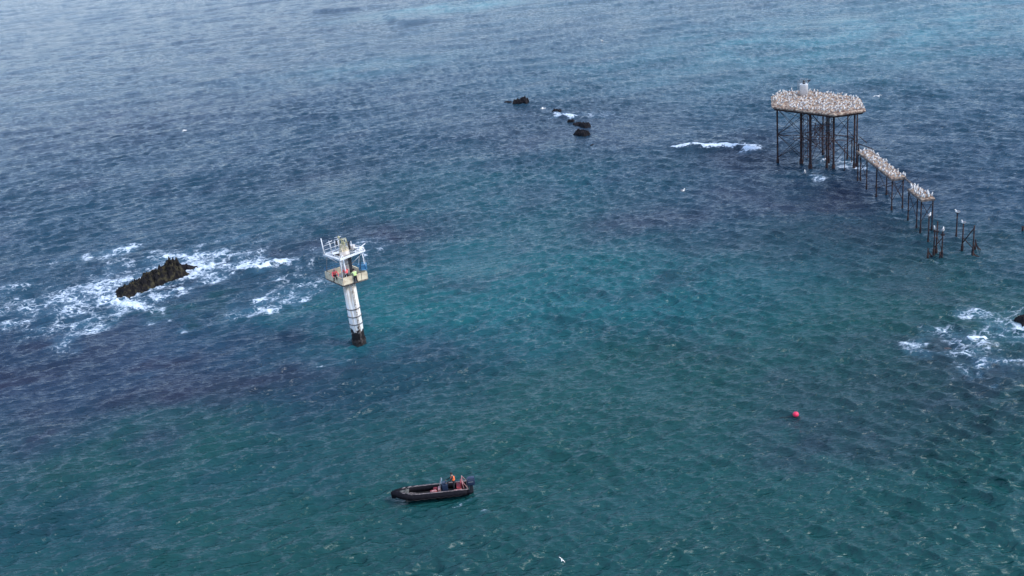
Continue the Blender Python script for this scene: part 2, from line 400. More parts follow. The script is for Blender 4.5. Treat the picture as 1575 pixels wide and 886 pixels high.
def sea_mat():
    m = bpy.data.materials.new('sea_water'); m.use_nodes = True
    nt = m.node_tree; N = nt.nodes; Lk = nt.links
    b = N['Principled BSDF']
    def at(n, o):
        x = N.new('ShaderNodeAttribute'); x.attribute_name = n; return x.outputs[o]
    def mth(op, a_, b_=0.0, c_=0.0):
        x = N.new('ShaderNodeMath'); x.operation = op
        for i, v in enumerate((a_, b_, c_)):
            if isinstance(v, (int, float)): x.inputs[i].default_value = v
            else: Lk.new(v, x.inputs[i])
        return x.outputs[0]
    def sm(v, lo, hi, to0=0, to1=1):
        x = N.new('ShaderNodeMapRange'); x.interpolation_type = 'SMOOTHSTEP'
        for i, q in ((1, lo), (2, hi), (3, to0), (4, to1)):
            if isinstance(q, (int, float)): x.inputs[i].default_value = q
            else: Lk.new(q, x.inputs[i])
        Lk.new(v, x.inputs[0]); return x.outputs[0]
    geo = N.new('ShaderNodeNewGeometry')
    def ns(scale, detail=4, rough=0.55, dist=0.0, sxy=(1, 1, 1), rot=0):
        mp = N.new('ShaderNodeMapping'); mp.inputs['Scale'].default_value = sxy; mp.inputs['Rotation'].default_value = (0, 0, rot)
        Lk.new(geo.outputs['Position'], mp.inputs[0])
        x = N.new('ShaderNodeTexNoise'); x.inputs['Scale'].default_value = scale; x.inputs['Detail'].default_value = detail
        x.inputs['Roughness'].default_value = rough; x.inputs['Distortion'].default_value = dist
        Lk.new(mp.outputs[0], x.inputs['Vector']); return x.outputs[0]
    # lace: thin bright lines where noise crosses its middle
    def ridge(v, wd): return mth('SUBTRACT', 1.0, mth('MULTIPLY', mth('ABSOLUTE', mth('SUBTRACT', v, 0.5)), wd))
    r3 = ns(2.4, 5, 0.72)
    fd = at('foam', 'Fac'); so = at('solid', 'Fac')
    def web(scale, dist_amt, rot):
        mp = N.new('ShaderNodeMapping'); mp.inputs['Rotation'].default_value = (0, 0, rot); mp.inputs['Scale'].default_value = (0.75, 1.25, 1)
        Lk.new(geo.outputs['Position'], mp.inputs[0])
        nz = N.new('ShaderNodeTexNoise'); nz.inputs['Scale'].default_value = scale * 1.6; nz.inputs['Detail'].default_value = 4; Lk.new(mp.outputs[0], nz.inputs['Vector'])
        va = N.new('ShaderNodeVectorMath'); va.operation = 'MULTIPLY_ADD'; Lk.new(nz.outputs['Color'], va.inputs[0])
        va.inputs[1].default_value = (dist_amt, dist_amt, 0); Lk.new(mp.outputs[0], va.inputs[2])
        fl = N.new('ShaderNodeVectorMath'); fl.operation = 'MULTIPLY'; fl.inputs[1].default_value = (1, 1, 0); Lk.new(va.outputs[0], fl.inputs[0])
        vo = N.new('ShaderNodeTexVoronoi'); vo.feature = 'DISTANCE_TO_EDGE'; vo.inputs['Scale'].default_value = scale; Lk.new(fl.outputs[0], vo.inputs['Vector'])
        return vo.outputs['Distance']
    n_lo = ns(0.35, 4, 0.6, 0.5)
    wv = mth('ADD', mth('MULTIPLY', mth('SUBTRACT', fd, 0.50), 0.24), mth('ADD', mth('MULTIPLY', mth('SUBTRACT', n_lo, 0.5), 0.55), mth('MULTIPLY', mth('SUBTRACT', r3, 0.5), 0.22)))
    d1 = web(0.50, 2.2, rad(20)); d2 = web(1.25, 1.1, rad(-30))
    e1 = sm(mth('SUBTRACT', wv, d1), -0.04, 0.12); e2 = sm(mth('SUBTRACT', mth('MULTIPLY', wv, 0.85), d2), -0.04, 0.12)
    f1 = mth('MAXIMUM', e1, e2)
    f1 = mth('MULTIPLY', mth('MULTIPLY', f1, sm(fd, 0.15, 0.55)), sm(r3, 0.30, 0.62, 0.55, 1.0))
    f2 = sm(mth('ADD', so, mth('MULTIPLY', mth('SUBTRACT', r3, 0.5), 2.0)), 0.36, 0.74)
    f2 = mth('MULTIPLY', f2, sm(so, 0.05, 0.2))
    ff = mth('MINIMUM', mth('MAXIMUM', f1, f2), 1.0)
    # aerated water tint
    mx1 = N.new('ShaderNodeMix'); mx1.data_type = 'RGBA'
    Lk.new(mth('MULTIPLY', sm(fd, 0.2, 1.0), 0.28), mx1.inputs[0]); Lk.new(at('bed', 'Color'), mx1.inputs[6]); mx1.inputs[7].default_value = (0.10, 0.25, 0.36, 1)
    mx2 = N.new('ShaderNodeMix'); mx2.data_type = 'RGBA'
    Lk.new(ff, mx2.inputs[0]); Lk.new(mx1.outputs[2], mx2.inputs[6]); mx2.inputs[7].default_value = (0.68, 0.75, 0.82, 1)
    Lk.new(mx2.outputs[2], b.inputs['Base Color'])
    b.inputs['IOR'].default_value = 1.333
    Lk.new(mth('ADD', mth('MULTIPLY', ff, 0.6), 0.10), b.inputs['Roughness'])
    # ripples
    def crestn(v): return mth('POWER', mth('MAXIMUM', mth('SUBTRACT', 1.0, mth('MULTIPLY', mth('ABSOLUTE', mth('SUBTRACT', v, 0.5)), 5.0)), 0.0), 1.6)
    c1 = crestn(ns(0.62, 2, 0.5, 0.6, (0.42, 1.7, 1), rad(-20))); c2 = crestn(ns(0.95, 2, 0.5, 0.5, (0.45, 1.6, 1), rad(14)))
    h1 = ns(1.9, 5, 0.62, 0.0, (1, 1.6, 1), rad(5))
    hh = mth('ADD', mth('ADD', mth('MULTIPLY', c1, 0.28), mth('MULTIPLY', c2, 0.20)), mth('MULTIPLY', h1, 0.34))
    bp = N.new('ShaderNodeBump'); bp.inputs['Strength'].default_value = 1.0; bp.inputs['Distance'].default_value = 0.30
    Lk.new(hh, bp.inputs['Height'])
    Lk.new(bp.outputs[0], b.inputs['Normal'])
    return m
me.materials.append(sea_mat())

def sea_z(x, y):
    xa = np.array([[x]]); ya = np.array([[y]])
    return float(samp(T_swell, xa, ya, 0.2)[0, 0, 0] + samp(T_wind2, xa, ya, 0.0, 13, 71)[0, 0, 0])
# ================================================================== ROCKS
def rock(name, a, b, width, height, label, seed, mat_, prof=None, cat='rock', jag=1.0, nu=120, nv_=40, lift=0.0, group=None):
    """a crag whose foot runs from a to b on the sea; its outline and top are broken by ridges and clefts"""
    L = (b - a).length; ax = (b - a).normalized(); ay = Vector((-ax.y, ax.x, 0)); c = (a + b) / 2
    bm = bmesh.new(); grid = []
    for i in range(nu + 1):
        row = []
        u = i / nu
        for j in range(nv_ + 1):
            v = j / nv_ * 2 - 1
            p = Vector((u * L, v * width, seed * 7.3))
            q = p * 0.9
            edge = 1 - abs(v) ** 2.6 - 0.20 * noise.noise(q * 1.3) - 0.25 * abs(noise.noise(q * 3.0))
            ends = min(1, u * 7) * min(1, (1 - u) * 9)
            pr = prof(u) if prof else 1.0
            rid = noise.ridged_multi_fractal(q * 0.75, 0.9, 2.1, 5, 1.0, 2.0)
            d, pts = noise.voronoi(q * 1.25); cell = d[1] - d[0]
            d2, _ = noise.voronoi(q * 2.9); c2 = d2[1] - d2[0]
            hgt = max(0, edge) ** 0.42 * (0.55 + jag * (0.16 * rid + 0.36 * min(cell, .55) + 0.30 * c2))
            h = height * pr * hgt * ends ** 0.6 - 0.35 + lift * 0
            if edge <= 0 or ends <= 0: h = -0.6
            off = 0.16 * noise.noise(q * 2.1 + Vector((9, 0, 0)))
            row.append(bm.verts.new((u * L - L / 2 + off * width, v * width * (1.0 + 0.18 * noise.noise(Vector((u * 6, seed, 0)))) + off, h)))
        grid.append(row)
    for i in range(nu):
        for j in range(nv_):
            bm.faces.new((grid[i][j], grid[i + 1][j], grid[i + 1][j + 1], grid[i][j + 1]))
    # skirt down below the surface so that the body is closed
    bd = [grid[i][0] for i in range(nu + 1)] + [grid[nu][j] for j in range(1, nv_ + 1)] + [grid[i][nv_] for i in range(nu - 1, -1, -1)] + [grid[0][j] for j in range(nv_ - 1, 0, -1)]
    lo = [bm.verts.new((v.co.x, v.co.y, -1.5)) for v in bd]
    n = len(bd)
    for i in range(n): bm.faces.new((bd[i], lo[i], lo[(i + 1) % n], bd[(i + 1) % n]))
    bm.faces.new(lo)
    bmesh.ops.recalc_face_normals(bm, faces=bm.faces[:])
    me = bpy.data.meshes.new(name); bm.to_mesh(me); bm.free(); me.materials.append(mat_)
    o = bpy.data.objects.new(name, me); C.objects.link(o); o.location = (c.x, c.y, 0)
    o.rotation_euler = (0, 0, math.atan2(ax.y, ax.x))
    return tag(o, label, cat, group)

def prof_main(u):
    return float(np.interp(u, [0, .08, .14, .3, .45, .55, .62, .7, .8, .9, 1.0], [.22, .3, .62, .7, .78, 1.0, .95, 1.05, 1.25, 1.2, .5]))
rock('crag', G(172, 461), G(287, 418), 1.55, 2.35, 'long jagged brown crag ringed by white foam left of the white tower', 1, M['rock'], prof_main, nu=190, nv_=56)
rock('rock', G(272, 414), G(305, 410), 0.7, 0.9, 'low black rock tailing off the right tip of the long brown crag', 2, M['blackrock'], lambda u: 1.5 - 1.2 * u)
rock('rock', G(66, 468), G(122, 473), 0.9, 0.42, 'low dark ledge awash in foam left of the long brown crag', 3, M['blackrock'], cat='rock')
rock('rock', G(788, 159), G(813, 158), 0.9, 1.25, 'spiky black rock, the farthest of the small rocks left of the tall platform', 4, M['blackrock'], lambda u: .7 + .4 * u, nu=60, nv_=24, jag=1.6)
rock('rock', G(775, 158), G(787, 158), 0.6, 0.8, 'small low black rock just left of the spiky far rock', 5, M['blackrock'], nu=30, nv_=16)
rock('rock', G(851, 171), G(863, 172), 0.6, 0.95, 'small black rock standing behind a patch of white foam', 6, M['blackrock'], nu=30, nv_=16)
rock('rock', G(820, 177), G(830, 178), 0.5, 0.5, 'tiny dark rock barely awash between the far spiky rock and the foam patch', 7, M['blackrock'], nu=24, nv_=14)
rock('rock', G(872, 187), G(883, 187), 0.5, 0.8, 'small black rock at the upper left end of the diagonal chain of rocks', 13, M['blackrock'], nu=24, nv_=14)
rock('rock', G(883, 189), G(906, 196), 0.9, 1.15, 'long black rock with a sloping back, larger of the two touching rocks', 8, M['blackrock'], lambda u: .5 + .6 * u, nu=50, nv_=24)
rock('rock', G(886, 204), G(904, 208), 0.9, 1.2, 'squat black rock just in front of the long sloping black one', 9, M['blackrock'], nu=40, nv_=20)
rock('rock', G(905, 223), G(919, 222), 0.4, 0.45, 'tiny black rock tip alone in front of the black rock group', 10, M['blackrock'], nu=24, nv_=14)
rock('rock', G(1565, 496), G(1592, 490), 0.8, 1.0, 'black rock in white foam cut by the right edge of the photo', 11, M['blackrock'], nu=40, nv_=20)
rock('reef_ledge', G(1448, 530), G(1536, 543), 1.15, 0.33, 'brown weedy ledge just awash at the right with foam around it', 12, M['reef'], cat='reef', jag=.35)

# ================================================================== SEABIRDS
def gull_mesh(kind):
    b = MB()
    if kind == 'stand':
        b.use(M['bwhite']); b.ell((0, 0, .27), (.23, .11, .12), Matrix.Rotation(rad(-18), 3, 'Y'))
        b.ell((.20, 0, .45), (.075, .06, .065)); b.tube([(.12, 0, .33), (.2, 0, .45)], [.08, .05])
        b.use(M['bgrey']); b.ell((-.06, .085, .30), (.24, .04, .085), Matrix.Rotation(rad(-14), 3, 'Y')); b.ell((-.06, -.085, .30), (.24, .04, .085), Matrix.Rotation(rad(-14), 3, 'Y'))
        b.use(M['bbeak']); b.tube([(.26, 0, .45), (.34, 0, .43)], [.022, .006], 6)
        for s in (-1, 1): b.tube([(0, s * .05, .2), (.0, s * .05, 0)], .012, 5)
        b.use(M['bwhite']); b.tube([(-.2, 0, .24), (-.36, 0, .20)], [.06, .03], 6)
    elif kind == 'upright':
        b.use(M['bwhite']); b.ell((0, 0, .30), (.13, .12, .23), Matrix.Rotation(rad(18), 3, 'Y'))
        b.tube([(.05, 0, .42), (.09, 0, .60)], [.08, .05]); b.ell((.11, 0, .63), (.075, .06, .065))
        b.use(M['bgrey']); b.ell((-.07, .09, .28), (.07, .04, .24), Matrix.Rotation(rad(22), 3, 'Y')); b.ell((-.07, -.09, .28), (.07, .04, .24), Matrix.Rotation(rad(22), 3, 'Y'))
        b.use(M['bbeak']); b.tube([(.17, 0, .63), (.26, 0, .62)], [.022, .006], 6)
        for s in (-1, 1): b.tube([(0, s * .05, .12), (.0, s * .05, 0)], .014, 5)
    elif kind == 'sit':
        b.use(M['bwhite']); b.ell((0, 0, .12), (.26, .14, .13)); b.tube([(.15, 0, .18), (.23, 0, .31)], [.08, .05]); b.ell((.24, 0, .33), (.075, .06, .06))
        b.use(M['bgrey']); b.ell((-.07, 0, .17), (.24, .13, .09))
        b.use(M['bbeak']); b.tube([(.3, 0, .33), (.38, 0, .315)], [.022, .006], 6)
    else:
        b.use(M['bwhite']); b.ell((0, 0, 0), (.27, .09, .085)); b.ell((.28, 0, .03), (.08, .06, .06)); b.tube([(-.2, 0, 0), (-.42, 0, .01)], [.06, .09], 6)
        for s in (-1, 1):
            b.use(M['bwhite'])
            P_ = [((.10, s * .06), (-.10, s * .06), .03), ((.16, s * .35), (-.05, s * .35), .12), ((.03, s * .72), (-.07, s * .72), .07)]
            for (p, q) in zip(P_, P_[1:]):
                for dz in (0, -.014):
                    vs = [b.bm.verts.new((*p[0], p[2] + dz)), b.bm.verts.new((*p[1], p[2] + dz)), b.bm.verts.new((*q[1], q[2] + dz)), b.bm.verts.new((*q[0], q[2] + dz))]
                    b._f(vs)
            b.use(M['bgrey']); b.tube([(-.02, s * .72, .065), (-.10, s * .86, .05)], [.045, .012], 6)
        b.use(M['bbeak']); b.tube([(.35, 0, .03), (.43, 0, .02)], [.022, .006], 6)
    return b
protos = {}
def bird(loc, kind, rz, label, group=None, sc=1.0, name='seabird', tilt=0.0):
    if kind not in protos:
        o = gull_mesh(kind).build(name); protos[kind] = o.data
    else:
        o = bpy.data.objects.new(name, protos[kind]); C.objects.link(o)
    o.location = loc; o.rotation_euler = (tilt, 0, rz); o.scale = (sc, sc, sc)
    return tag(o, label, 'bird', group)

# ================================================================== TALL PILED PLATFORM
px0, py0 = 47.0, 156.5
plat = thing('piled_platform', (px0, py0, 0), 'tall rusty platform on thin piles, its deck crowded with white seabirds', 'platform')
DECK = [(41.0, 156.9), (47.5, 149.0), (51.9, 149.3), (53.4, 156.0), (48.6, 163.2), (44.6, 164.9), (42.5, 163.0)]
DL = [(x - px0, y - py0) for x, y in DECK]
b = MB(); b.prism(DL, 8.45, 8.595); b.build('deck_slab', M['beam'], plat)
cen = Vector((sum(p[0] for p in DL) / 7, sum(p[1] for p in DL) / 7))
# thick mat of nests, lumpy, slightly overhanging
def mat_mesh(poly, z0, h, seed, step=0.22, grow=1.02):
    """a lumpy mat over a convex outline"""
    cx = sum(p[0] for p in poly) / len(poly); cy = sum(p[1] for p in poly) / len(poly)
    n = len(poly); per = []
    for i in range(n):
        a_, b_ = Vector(poly[i]), Vector(poly[(i + 1) % n]); k = max(2, int((b_ - a_).length / step))
        for j in range(k): per.append(a_.lerp(b_, j / k))
    bm = bmesh.new(); rings = []
    R_ = 18
    for r in range(R_ + 1):
        f = r / R_; ring = []
        for p in per:
            q = Vector((cx + (p.x - cx) * f * grow, cy + (p.y - cy) * f * grow, 0))
            nn = noise.noise(Vector((q.x * 1.3, q.y * 1.3, seed))) * .5 + noise.noise(Vector((q.x * 3.4, q.y * 3.4, seed + 5))) * .35
            ed = 1 - max(0, f - .9) * 6
            ring.append(bm.verts.new((q.x + (nn * .12 if r == R_ else 0), q.y + (nn * .12 if r == R_ else 0), z0 + max(.03, h * (.75 + nn * .6) * ed))))
        rings.append(ring)
    lo = [bm.verts.new((v.co.x, v.co.y, z0)) for v in rings[-1]]; rings.append(lo)
    m_ = len(per)
    for r in range(len(rings) - 1):
        for j in range(m_):
            if r == 0:
                pass
            bm.faces.new((rings[r][j], rings[r][(j + 1) % m_], rings[r + 1][(j + 1) % m_], rings[r + 1][j]))
    bm.faces.new(lo)
    bmesh.ops.remove_doubles(bm, verts=rings[0], dist=1e-4)
    bmesh.ops.recalc_face_normals(bm, faces=bm.faces[:])
    o_ = MB(); o_.bm.free(); o_.bm = bm
    return o_
mat_mesh(DL, 8.60, 0.52, 2.0, grow=1.03).build('nest_mat', M['guano'], plat)
# perimeter beam under the slab
b = MB()
for i in range(7):
    p, q = DL[i], DL[(i + 1) % 7]
    v = (Vector(q) - Vector(p)); L = v.length; mid = (Vector(p) + Vector(q)) / 2 + (cen - (Vector(p) + Vector(q)) / 2).normalized() * .25
    b.box((mid.x, mid.y, 8.33), (L - .4, .14, .24), math.atan2(v.y, v.x))
b.build('edge_beam', M['iron'], plat)
LEGS = [(41.7, 157.2, .13), (44.7, 155.3, .18), (45.3, 152.8, .18), (48.2, 151.2, .15), (47.6, 152.4, .12), (49.0, 158.8, .11), (48.6, 154.7, .11), (51.1, 150.9, .12), (51.7, 151.6, .10), (51.6, 155.4, .09)]
for x, y, r in LEGS:
    b = MB(); b.tube([(x - px0, y - py0, -2.5), (x - px0, y - py0, .5), (x - px0, y - py0, 1.0), (x - px0, y - py0, 8.5)], [r * 1.6, r * 1.6, r, r], 10)
    b.build('leg', M['iron'], plat)
def bay(i, j, z0, z1, m_='iron', r=.035, name='cross_brace', hor=True):
    a, c = LEGS[i], LEGS[j]; A = (a[0] - px0, a[1] - py0); B_ = (c[0] - px0, c[1] - py0)
    b = MB(); b.tube([(*A, z0), (*B_, z1)], r, 5); b.tube([(A[0] + .04, A[1] + .05, z1), (B_[0] + .04, B_[1] + .05, z0)], r, 5)
    if hor: b.tube([(*A, z1), (*B_, z1)], r, 5)
    b.build(name, M[m_], plat)
for i, j in ((0, 1), (0, 2), (2, 3), (3, 7), (1, 5), (0, 5), (6, 7), (2, 5)):
    bay(i, j, 0.9, 4.4); bay(i, j, 4.4, 8.3)
bay(2, 3, 2.5, 6.5, 'rust')
# rusted scaffolding towers hanging between the piles
for (sx_, sy_, wd, z0, z1) in ((45.2, 155.9, .9, .2, 7.8), (47.9, 153.4, .9, .4, 8.2), (46.6, 154.4, .8, 2.6, 6.2)):
    b = MB(); x, y = sx_ - px0, sy_ - py0; cs = [(x, y), (x + wd, y - .2), (x + wd, y + wd), (x, y + wd)]
    for k, c_ in enumerate(cs): b.tube([(*c_, z0), (*c_, z1 - .5 * k)], .04, 5)
    z = z0 + .6
    while z < z1 - .8:
        for k in range(4):
            b.tube([(*cs[k], z), (*cs[(k + 1) % 4], z + (1.0 if int(z * 10) % 2 else 0))], .03, 5)
        z += .95
    b.build('scaffold_tower', M['rust'], plat)
# sagging walkway rails at mid height
b = MB()
for (p, q, z) in (((42.6, 156.6), (52.0, 152.3), 4.3), ((43.5, 155.4), (50.8, 151.0), 4.0), ((45.3, 152.8), (48.2, 151.2), 4.7), ((44.5, 155.6), (49, 158.8), 4.4)):
    n_ = 9; pts = []
    for k in range(n_):
        t = k / (n_ - 1); pts.append((p[0] + (q[0] - p[0]) * t - px0, p[1] + (q[1] - p[1]) * t - py0, z + .18 * noise.noise(Vector((k * 1.7, z, 1)))))
    b.tube(pts, .045, 5)
    for k in range(1, n_):
        v = pts[k]; b.tube([v, (v[0] + .1, v[1], v[2] - .35 - .25 * (k % 3))], .025, 4)
b.build('sagging_pipework', M['rust'], plat)
for (x, y, h) in ((49.5, 150.2, 3.55), (51.6, 153.5, 3.7)):
    b = MB(); b.tube([(x - px0, y - py0, -2), (x - px0, y - py0, h)], .07, 8); b.build('stub_pile', M['iron'], plat)
# beacon on the deck
bx_, by_ = 46.75 - px0, 160.9 - py0
b = MB(); b.tube([(bx_, by_, 8.8), (bx_, by_, 10.60), (bx_, by_, 10.65)], [.62, .60, .64], 28)
drum = b.build('beacon_drum', M['white'], plat)
b = MB()
for k in range(8):
    a_ = k * pi / 4; p = (bx_ + .58 * cos(a_), by_ + .58 * sin(a_)); b.tube([(*p, 10.65), (*p, 11.35)], .025, 5)
for z in (11.0, 11.35): b.tube([(bx_ + .58 * cos(k * pi / 8), by_ + .58 * sin(k * pi / 8), z) for k in range(16)], .022, 5, closed=True)
b.build('cage_rail', M['grey'], drum)
b = MB(); b.cyl((bx_, by_, 10.65), .2, .35, 12); b.ell((bx_, by_, 11.05), (.16, .16, .2)); b.build('lantern', M['dark'], drum)
b = MB(); b.tube([(bx_ - .8, by_ - .1, 8.9), (bx_ - .75, by_ - .1, 11.2)], .03, 5); b.tube([(bx_ - .95, by_ + .15, 8.9), (bx_ - .85, by_ + .15, 11.2)], .03, 5)
for k in range(9):
    b.tube([(bx_ - .8, by_ - .1, 9.1 + k * .27), (bx_ - .93, by_ + .15, 9.1 + k * .27)], .018, 4)
b.build('ladder', M['grey'], drum)
b = MB(); b.box((bx_ + .78, by_, 11.05), (.5, .05, .42), rad(20), rot=(Matrix.Rotation(rad(30), 3, 'Z') @ Matrix.Rotation(rad(35), 3, 'X'))); b.tube([(bx_ + .55, by_, 10.65), (bx_ + .75, by_, 11.0)], .03, 5)
b.build('solar_panel', M['navy'], drum)

def inside(p, poly):
    c = False; n = len(poly)
    for i in range(n):
        a_, b_ = poly[i], poly[i - 1]
        if (a_[1] > p[1]) != (b_[1] > p[1]) and p[0] < (b_[0] - a_[0]) * (p[1] - a_[1]) / (b_[1] - a_[1]) + a_[0]: c = not c
    return c
def scatter(poly, n, dmin, seed):
    r = random.Random(seed); out = []
    xs = [p[0] for p in poly]; ys = [p[1] for p in poly]; tries = 0
    while len(out) < n and tries < 60000:
        tries += 1
        p = (r.uniform(min(xs), max(xs)), r.uniform(min(ys), max(ys)))
        if inside(p, poly) and all((p[0] - q[0]) ** 2 + (p[1] - q[1]) ** 2 > dmin * dmin for q in out): out.append(p)
    return out
rb = random.Random(5)
def mat_z(x, y):
    nn = noise.noise(Vector(((x - px0) * 1.3, (y - py0) * 1.3, 2))) * .5 + noise.noise(Vector(((x - px0) * 3.4, (y - py0) * 3.4, 7))) * .35
    return 8.60 + .52 * (.75 + nn * .6) - .03
spots = sorted([p for p in scatter(DECK, 340, .36, 3) if math.hypot(p[0] - 46.75, p[1] - 160.9) > .95 and noise.noise(Vector((p[0] * .9, p[1] * .9, 4))) > -.28], key=lambda p: p[1])
POSE = {'stand': 'standing level', 'upright': 'standing upright', 'sit': 'sitting low'}
FA, FB_, FC = Vector(DECK[0]), Vector(DECK[1]), Vector(DECK[2])
def edge_d(p, a_, b_):
    v = b_ - a_; t = max(0, min(1, (p - a_).dot(v) / v.length_squared)); return (p - a_ - v * t).length
for x, y in spots[:206]:
    p = Vector((x, y)); k = rb.choice(('stand', 'upright', 'sit', 'stand', 'sit', 'sit', 'stand', 'sit'))
    if edge_d(p, FA, FB_) < 1.0: where = 'along the long near edge'
    elif edge_d(p, FB_, FC) < 1.2: where = 'along the short near edge'
    elif x < 45: where = 'on the left part'
    elif x > 50: where = 'on the right part'
    else: where = 'in the middle'
    bird((x, y, mat_z(x, y)), k, rb.uniform(0, 2 * pi), 'white seabird %s %s of the tall platform deck' % (POSE[k], where), 'seabirds crowding the tall platform deck', rb.uniform(.60, .85))
fb = bmesh.new(); fmats = []
for x, y in spots[206:]:
    tb = gull_mesh(rb.choice(('stand', 'upright', 'sit', 'sit')))
    for q in tb.mats:
        if q not in fmats: fmats.append(q)
    for f in tb.bm.faces: f.material_index = fmats.index(tb.mats[f.material_index])
    sc_ = rb.uniform(.60, .85)
    tb.bm.transform(Matrix.Translation((x, y, mat_z(x, y))) @ Matrix.Rotation(rb.uniform(0, 6.28), 4, 'Z') @ Matrix.Scale(sc_, 4))
    tmp = bpy.data.meshes.new('t'); tb.bm.to_mesh(tmp); tb.bm.free(); fb.from_mesh(tmp); bpy.data.meshes.remove(tmp)
h = MB(); h.bm.free(); h.bm = fb; h.mats = fmats
tag(h.build('seabird_flock'), 'mass of white seabirds packed on the far half of the tall platform deck', 'birds', kind='stuff')

# ================================================================== WALKWAY
def walkway(name, x0, x1, y0, y1, z, label, bents, slope=0.0, seed=1, braces=()):
    cx, cy = (x0 + x1) / 2, (y0 + y1) / 2
    t = thing(name, (cx, cy, 0), label, 'walkway')
    poly = [(x0 - cx, y1 - cy), (x1 - cx, y1 - cy), (x1 - cx, y0 - cy), (x0 - cx, y0 - cy)]
    b = MB(); b.prism(poly, z - .22, z); b.build('deck_slab', M['beam'], t)
    mat_mesh(poly, z + .004, .16, seed, grow=.97).build('nest_mat', M['guano'], t)
    feet = []
    for (y, xs) in bents:
        for x in xs:
            b = MB(); b.tube([(x - cx, y - cy, -2.2), (x - cx, y - cy, .35), (x - cx, y - cy, .6), (x - cx, y - cy, z - .23)], [.13, .13, .085, .085], 8); b.build('leg', M['iron'], t)
    for (p, q) in braces:
        b = MB(); b.tube([(p[0] - cx, p[1] - cy, 1.2), (q[0] - cx, q[1] - cy, z - .5)], .035, 5)
        b.tube([(p[0] - cx + .05, p[1] - cy, z - .5), (q[0] - cx + .05, q[1] - cy, 1.2)], .035, 5)
        b.build('cross_brace', M['iron'], t)
    return t
wk = walkway('walkway', 49.45, 51.35, 131.7, 145.4, 4.25, 'long bird covered walkway on piles reaching out from the tall platform', [(144.9, (49.6, 50.0)), (141.4, (49.65, 51.0)), (137.6, (49.65, 51.0)), (132.0, (49.65, 51.05))],
             seed=11, braces=(((49.65, 137.6), (49.65, 132.0)), ((49.65, 132.0), (51.05, 132.0)), ((49.65, 144.9), (49.65, 141.4)), ((51.0, 137.6), (51.05, 132))))
b = MB(); cx, cy = 50.325, 138.55
b.tube([(50.9 - cx, 145.5 - cy, 5.2), (50.9 - cx, 148.4 - cy, 5.3)], .06, 6); b.tube([(49.5 - cx, 146.2 - cy, 5.35), (49.5 - cx, 144.7 - cy, 5.1)], .06, 6)
b.tube([(49.6 - cx, 144.9 - cy, 4.0), (49.6 - cx, 144.9 - cy, 5.4)], .08, 6); b.tube([(49.6 - cx, 144.9 - cy, 5.35), (51.0 - cx, 143.0 - cy, 4.9)], .06, 6)
b.build('broken_rail', M['iron'], wk)
b = MB(); b.tube([(51.05 - cx, 131.7 - cy, 4.2), (51.0 - cx, 127.6 - cy, 4.22)], .11, 8); b.build('link_beam', M['beam'], wk)
wk2 = walkway('walkway', 49.95, 51.65, 123.3, 127.8, 4.12, 'short detached end piece of the walkway, topped with white seabirds', [(127.6, (50.1,)), (123.6, (50.1, 51.5)), (124.7, (50.05,))], seed=19,
              braces=(((50.1, 123.6), (51.5, 123.6)), ((50.1, 127.6), (50.05, 124.7))))
for x, y in scatter([(49.5, 131.8), (51.25, 131.8), (51.25, 145.0), (49.5, 145.0)], 66, .36, 8):
    k = rb.choice(('stand', 'upright', 'sit', 'sit')); bird((x, y, 4.36), k, rb.uniform(0, 6.28), 'white seabird %s on the %s of the long walkway' % (POSE[k], 'far half' if y > 138.5 else 'near half'), 'seabirds along the long walkway', rb.uniform(.62, .85))
for x, y in scatter([(50.05, 123.4), (51.55, 123.4), (51.55, 127.7), (50.05, 127.7)], 26, .3, 9):
    k = rb.choice(('stand', 'upright', 'upright')); bird((x, y, 4.26), k, rb.uniform(0, 6.28), 'white seabird %s on the short end piece of the walkway' % POSE[k], 'seabirds on the short walkway piece', rb.uniform(.72, 1.0))

# ------------------------------------------------ the stumps beyond the walkway
def post(x, y, h, label, r=.085, birdlabel=None, lean=(0, 0)):
    b = MB(); b.tube([(0, 0, -2), (0, 0, .4), (lean[0] * .3, lean[1] * .3, .8), (lean[0], lean[1], h)], [r * 1.5, r * 1.5, r, r * .9], 8)
    b.box((lean[0], lean[1], h), (.3, .26, .06))
    o = b.build('pile', M['iron']); o.location = (x, y, 0); tag(o, label, 'post')
    if birdlabel: bird((x + lean[0], y + lean[1], h + .03), 'sit', rb.uniform(0, 6), birdlabel, sc=1.05)
post(49.5, 119.7, 3.35, 'single thin pile topped by a bird, just past the end of the walkway', birdlabel='white seabird perched on the thin pile nearest the walkway end')
post(53.1, 120.3, 3.15, 'single tall thin pile with a bird, standing apart between the two broken trestles', birdlabel='white seabird perched on the lone pile between the two broken trestles')
post(60.7, 119.6, .75, 'short dark post alone at the right edge of the photo')
def trestle(x, y, piles, links, label, stubs):
    t = thing('broken_trestle', (x, y, 0), label, 'trestle')
    for (px, py, h) in piles:
        b = MB(); b.tube([(px, py, -2), (px, py, .5), (px, py, .9), (px, py, h)], [.17, .16, .09, .08], 8); b.build('leg', M['iron'], t)
    for (p, q, r) in links:
        b = MB(); b.tube([p, q], r, 6); b.build('cross_brace', M['iron'], t)
    for (px, py, h) in stubs:
        b = MB(); b.tube([(px, py, -1), (px, py, h)], [.16, .06], 7)
        for k in range(3): b.tube([(px, py, h * (.85 - .2 * k)), (px + .35 + .2 * k, py - .1, -.1)], .05, 5)
        b.build('stump', M['iron'], t)
    return t
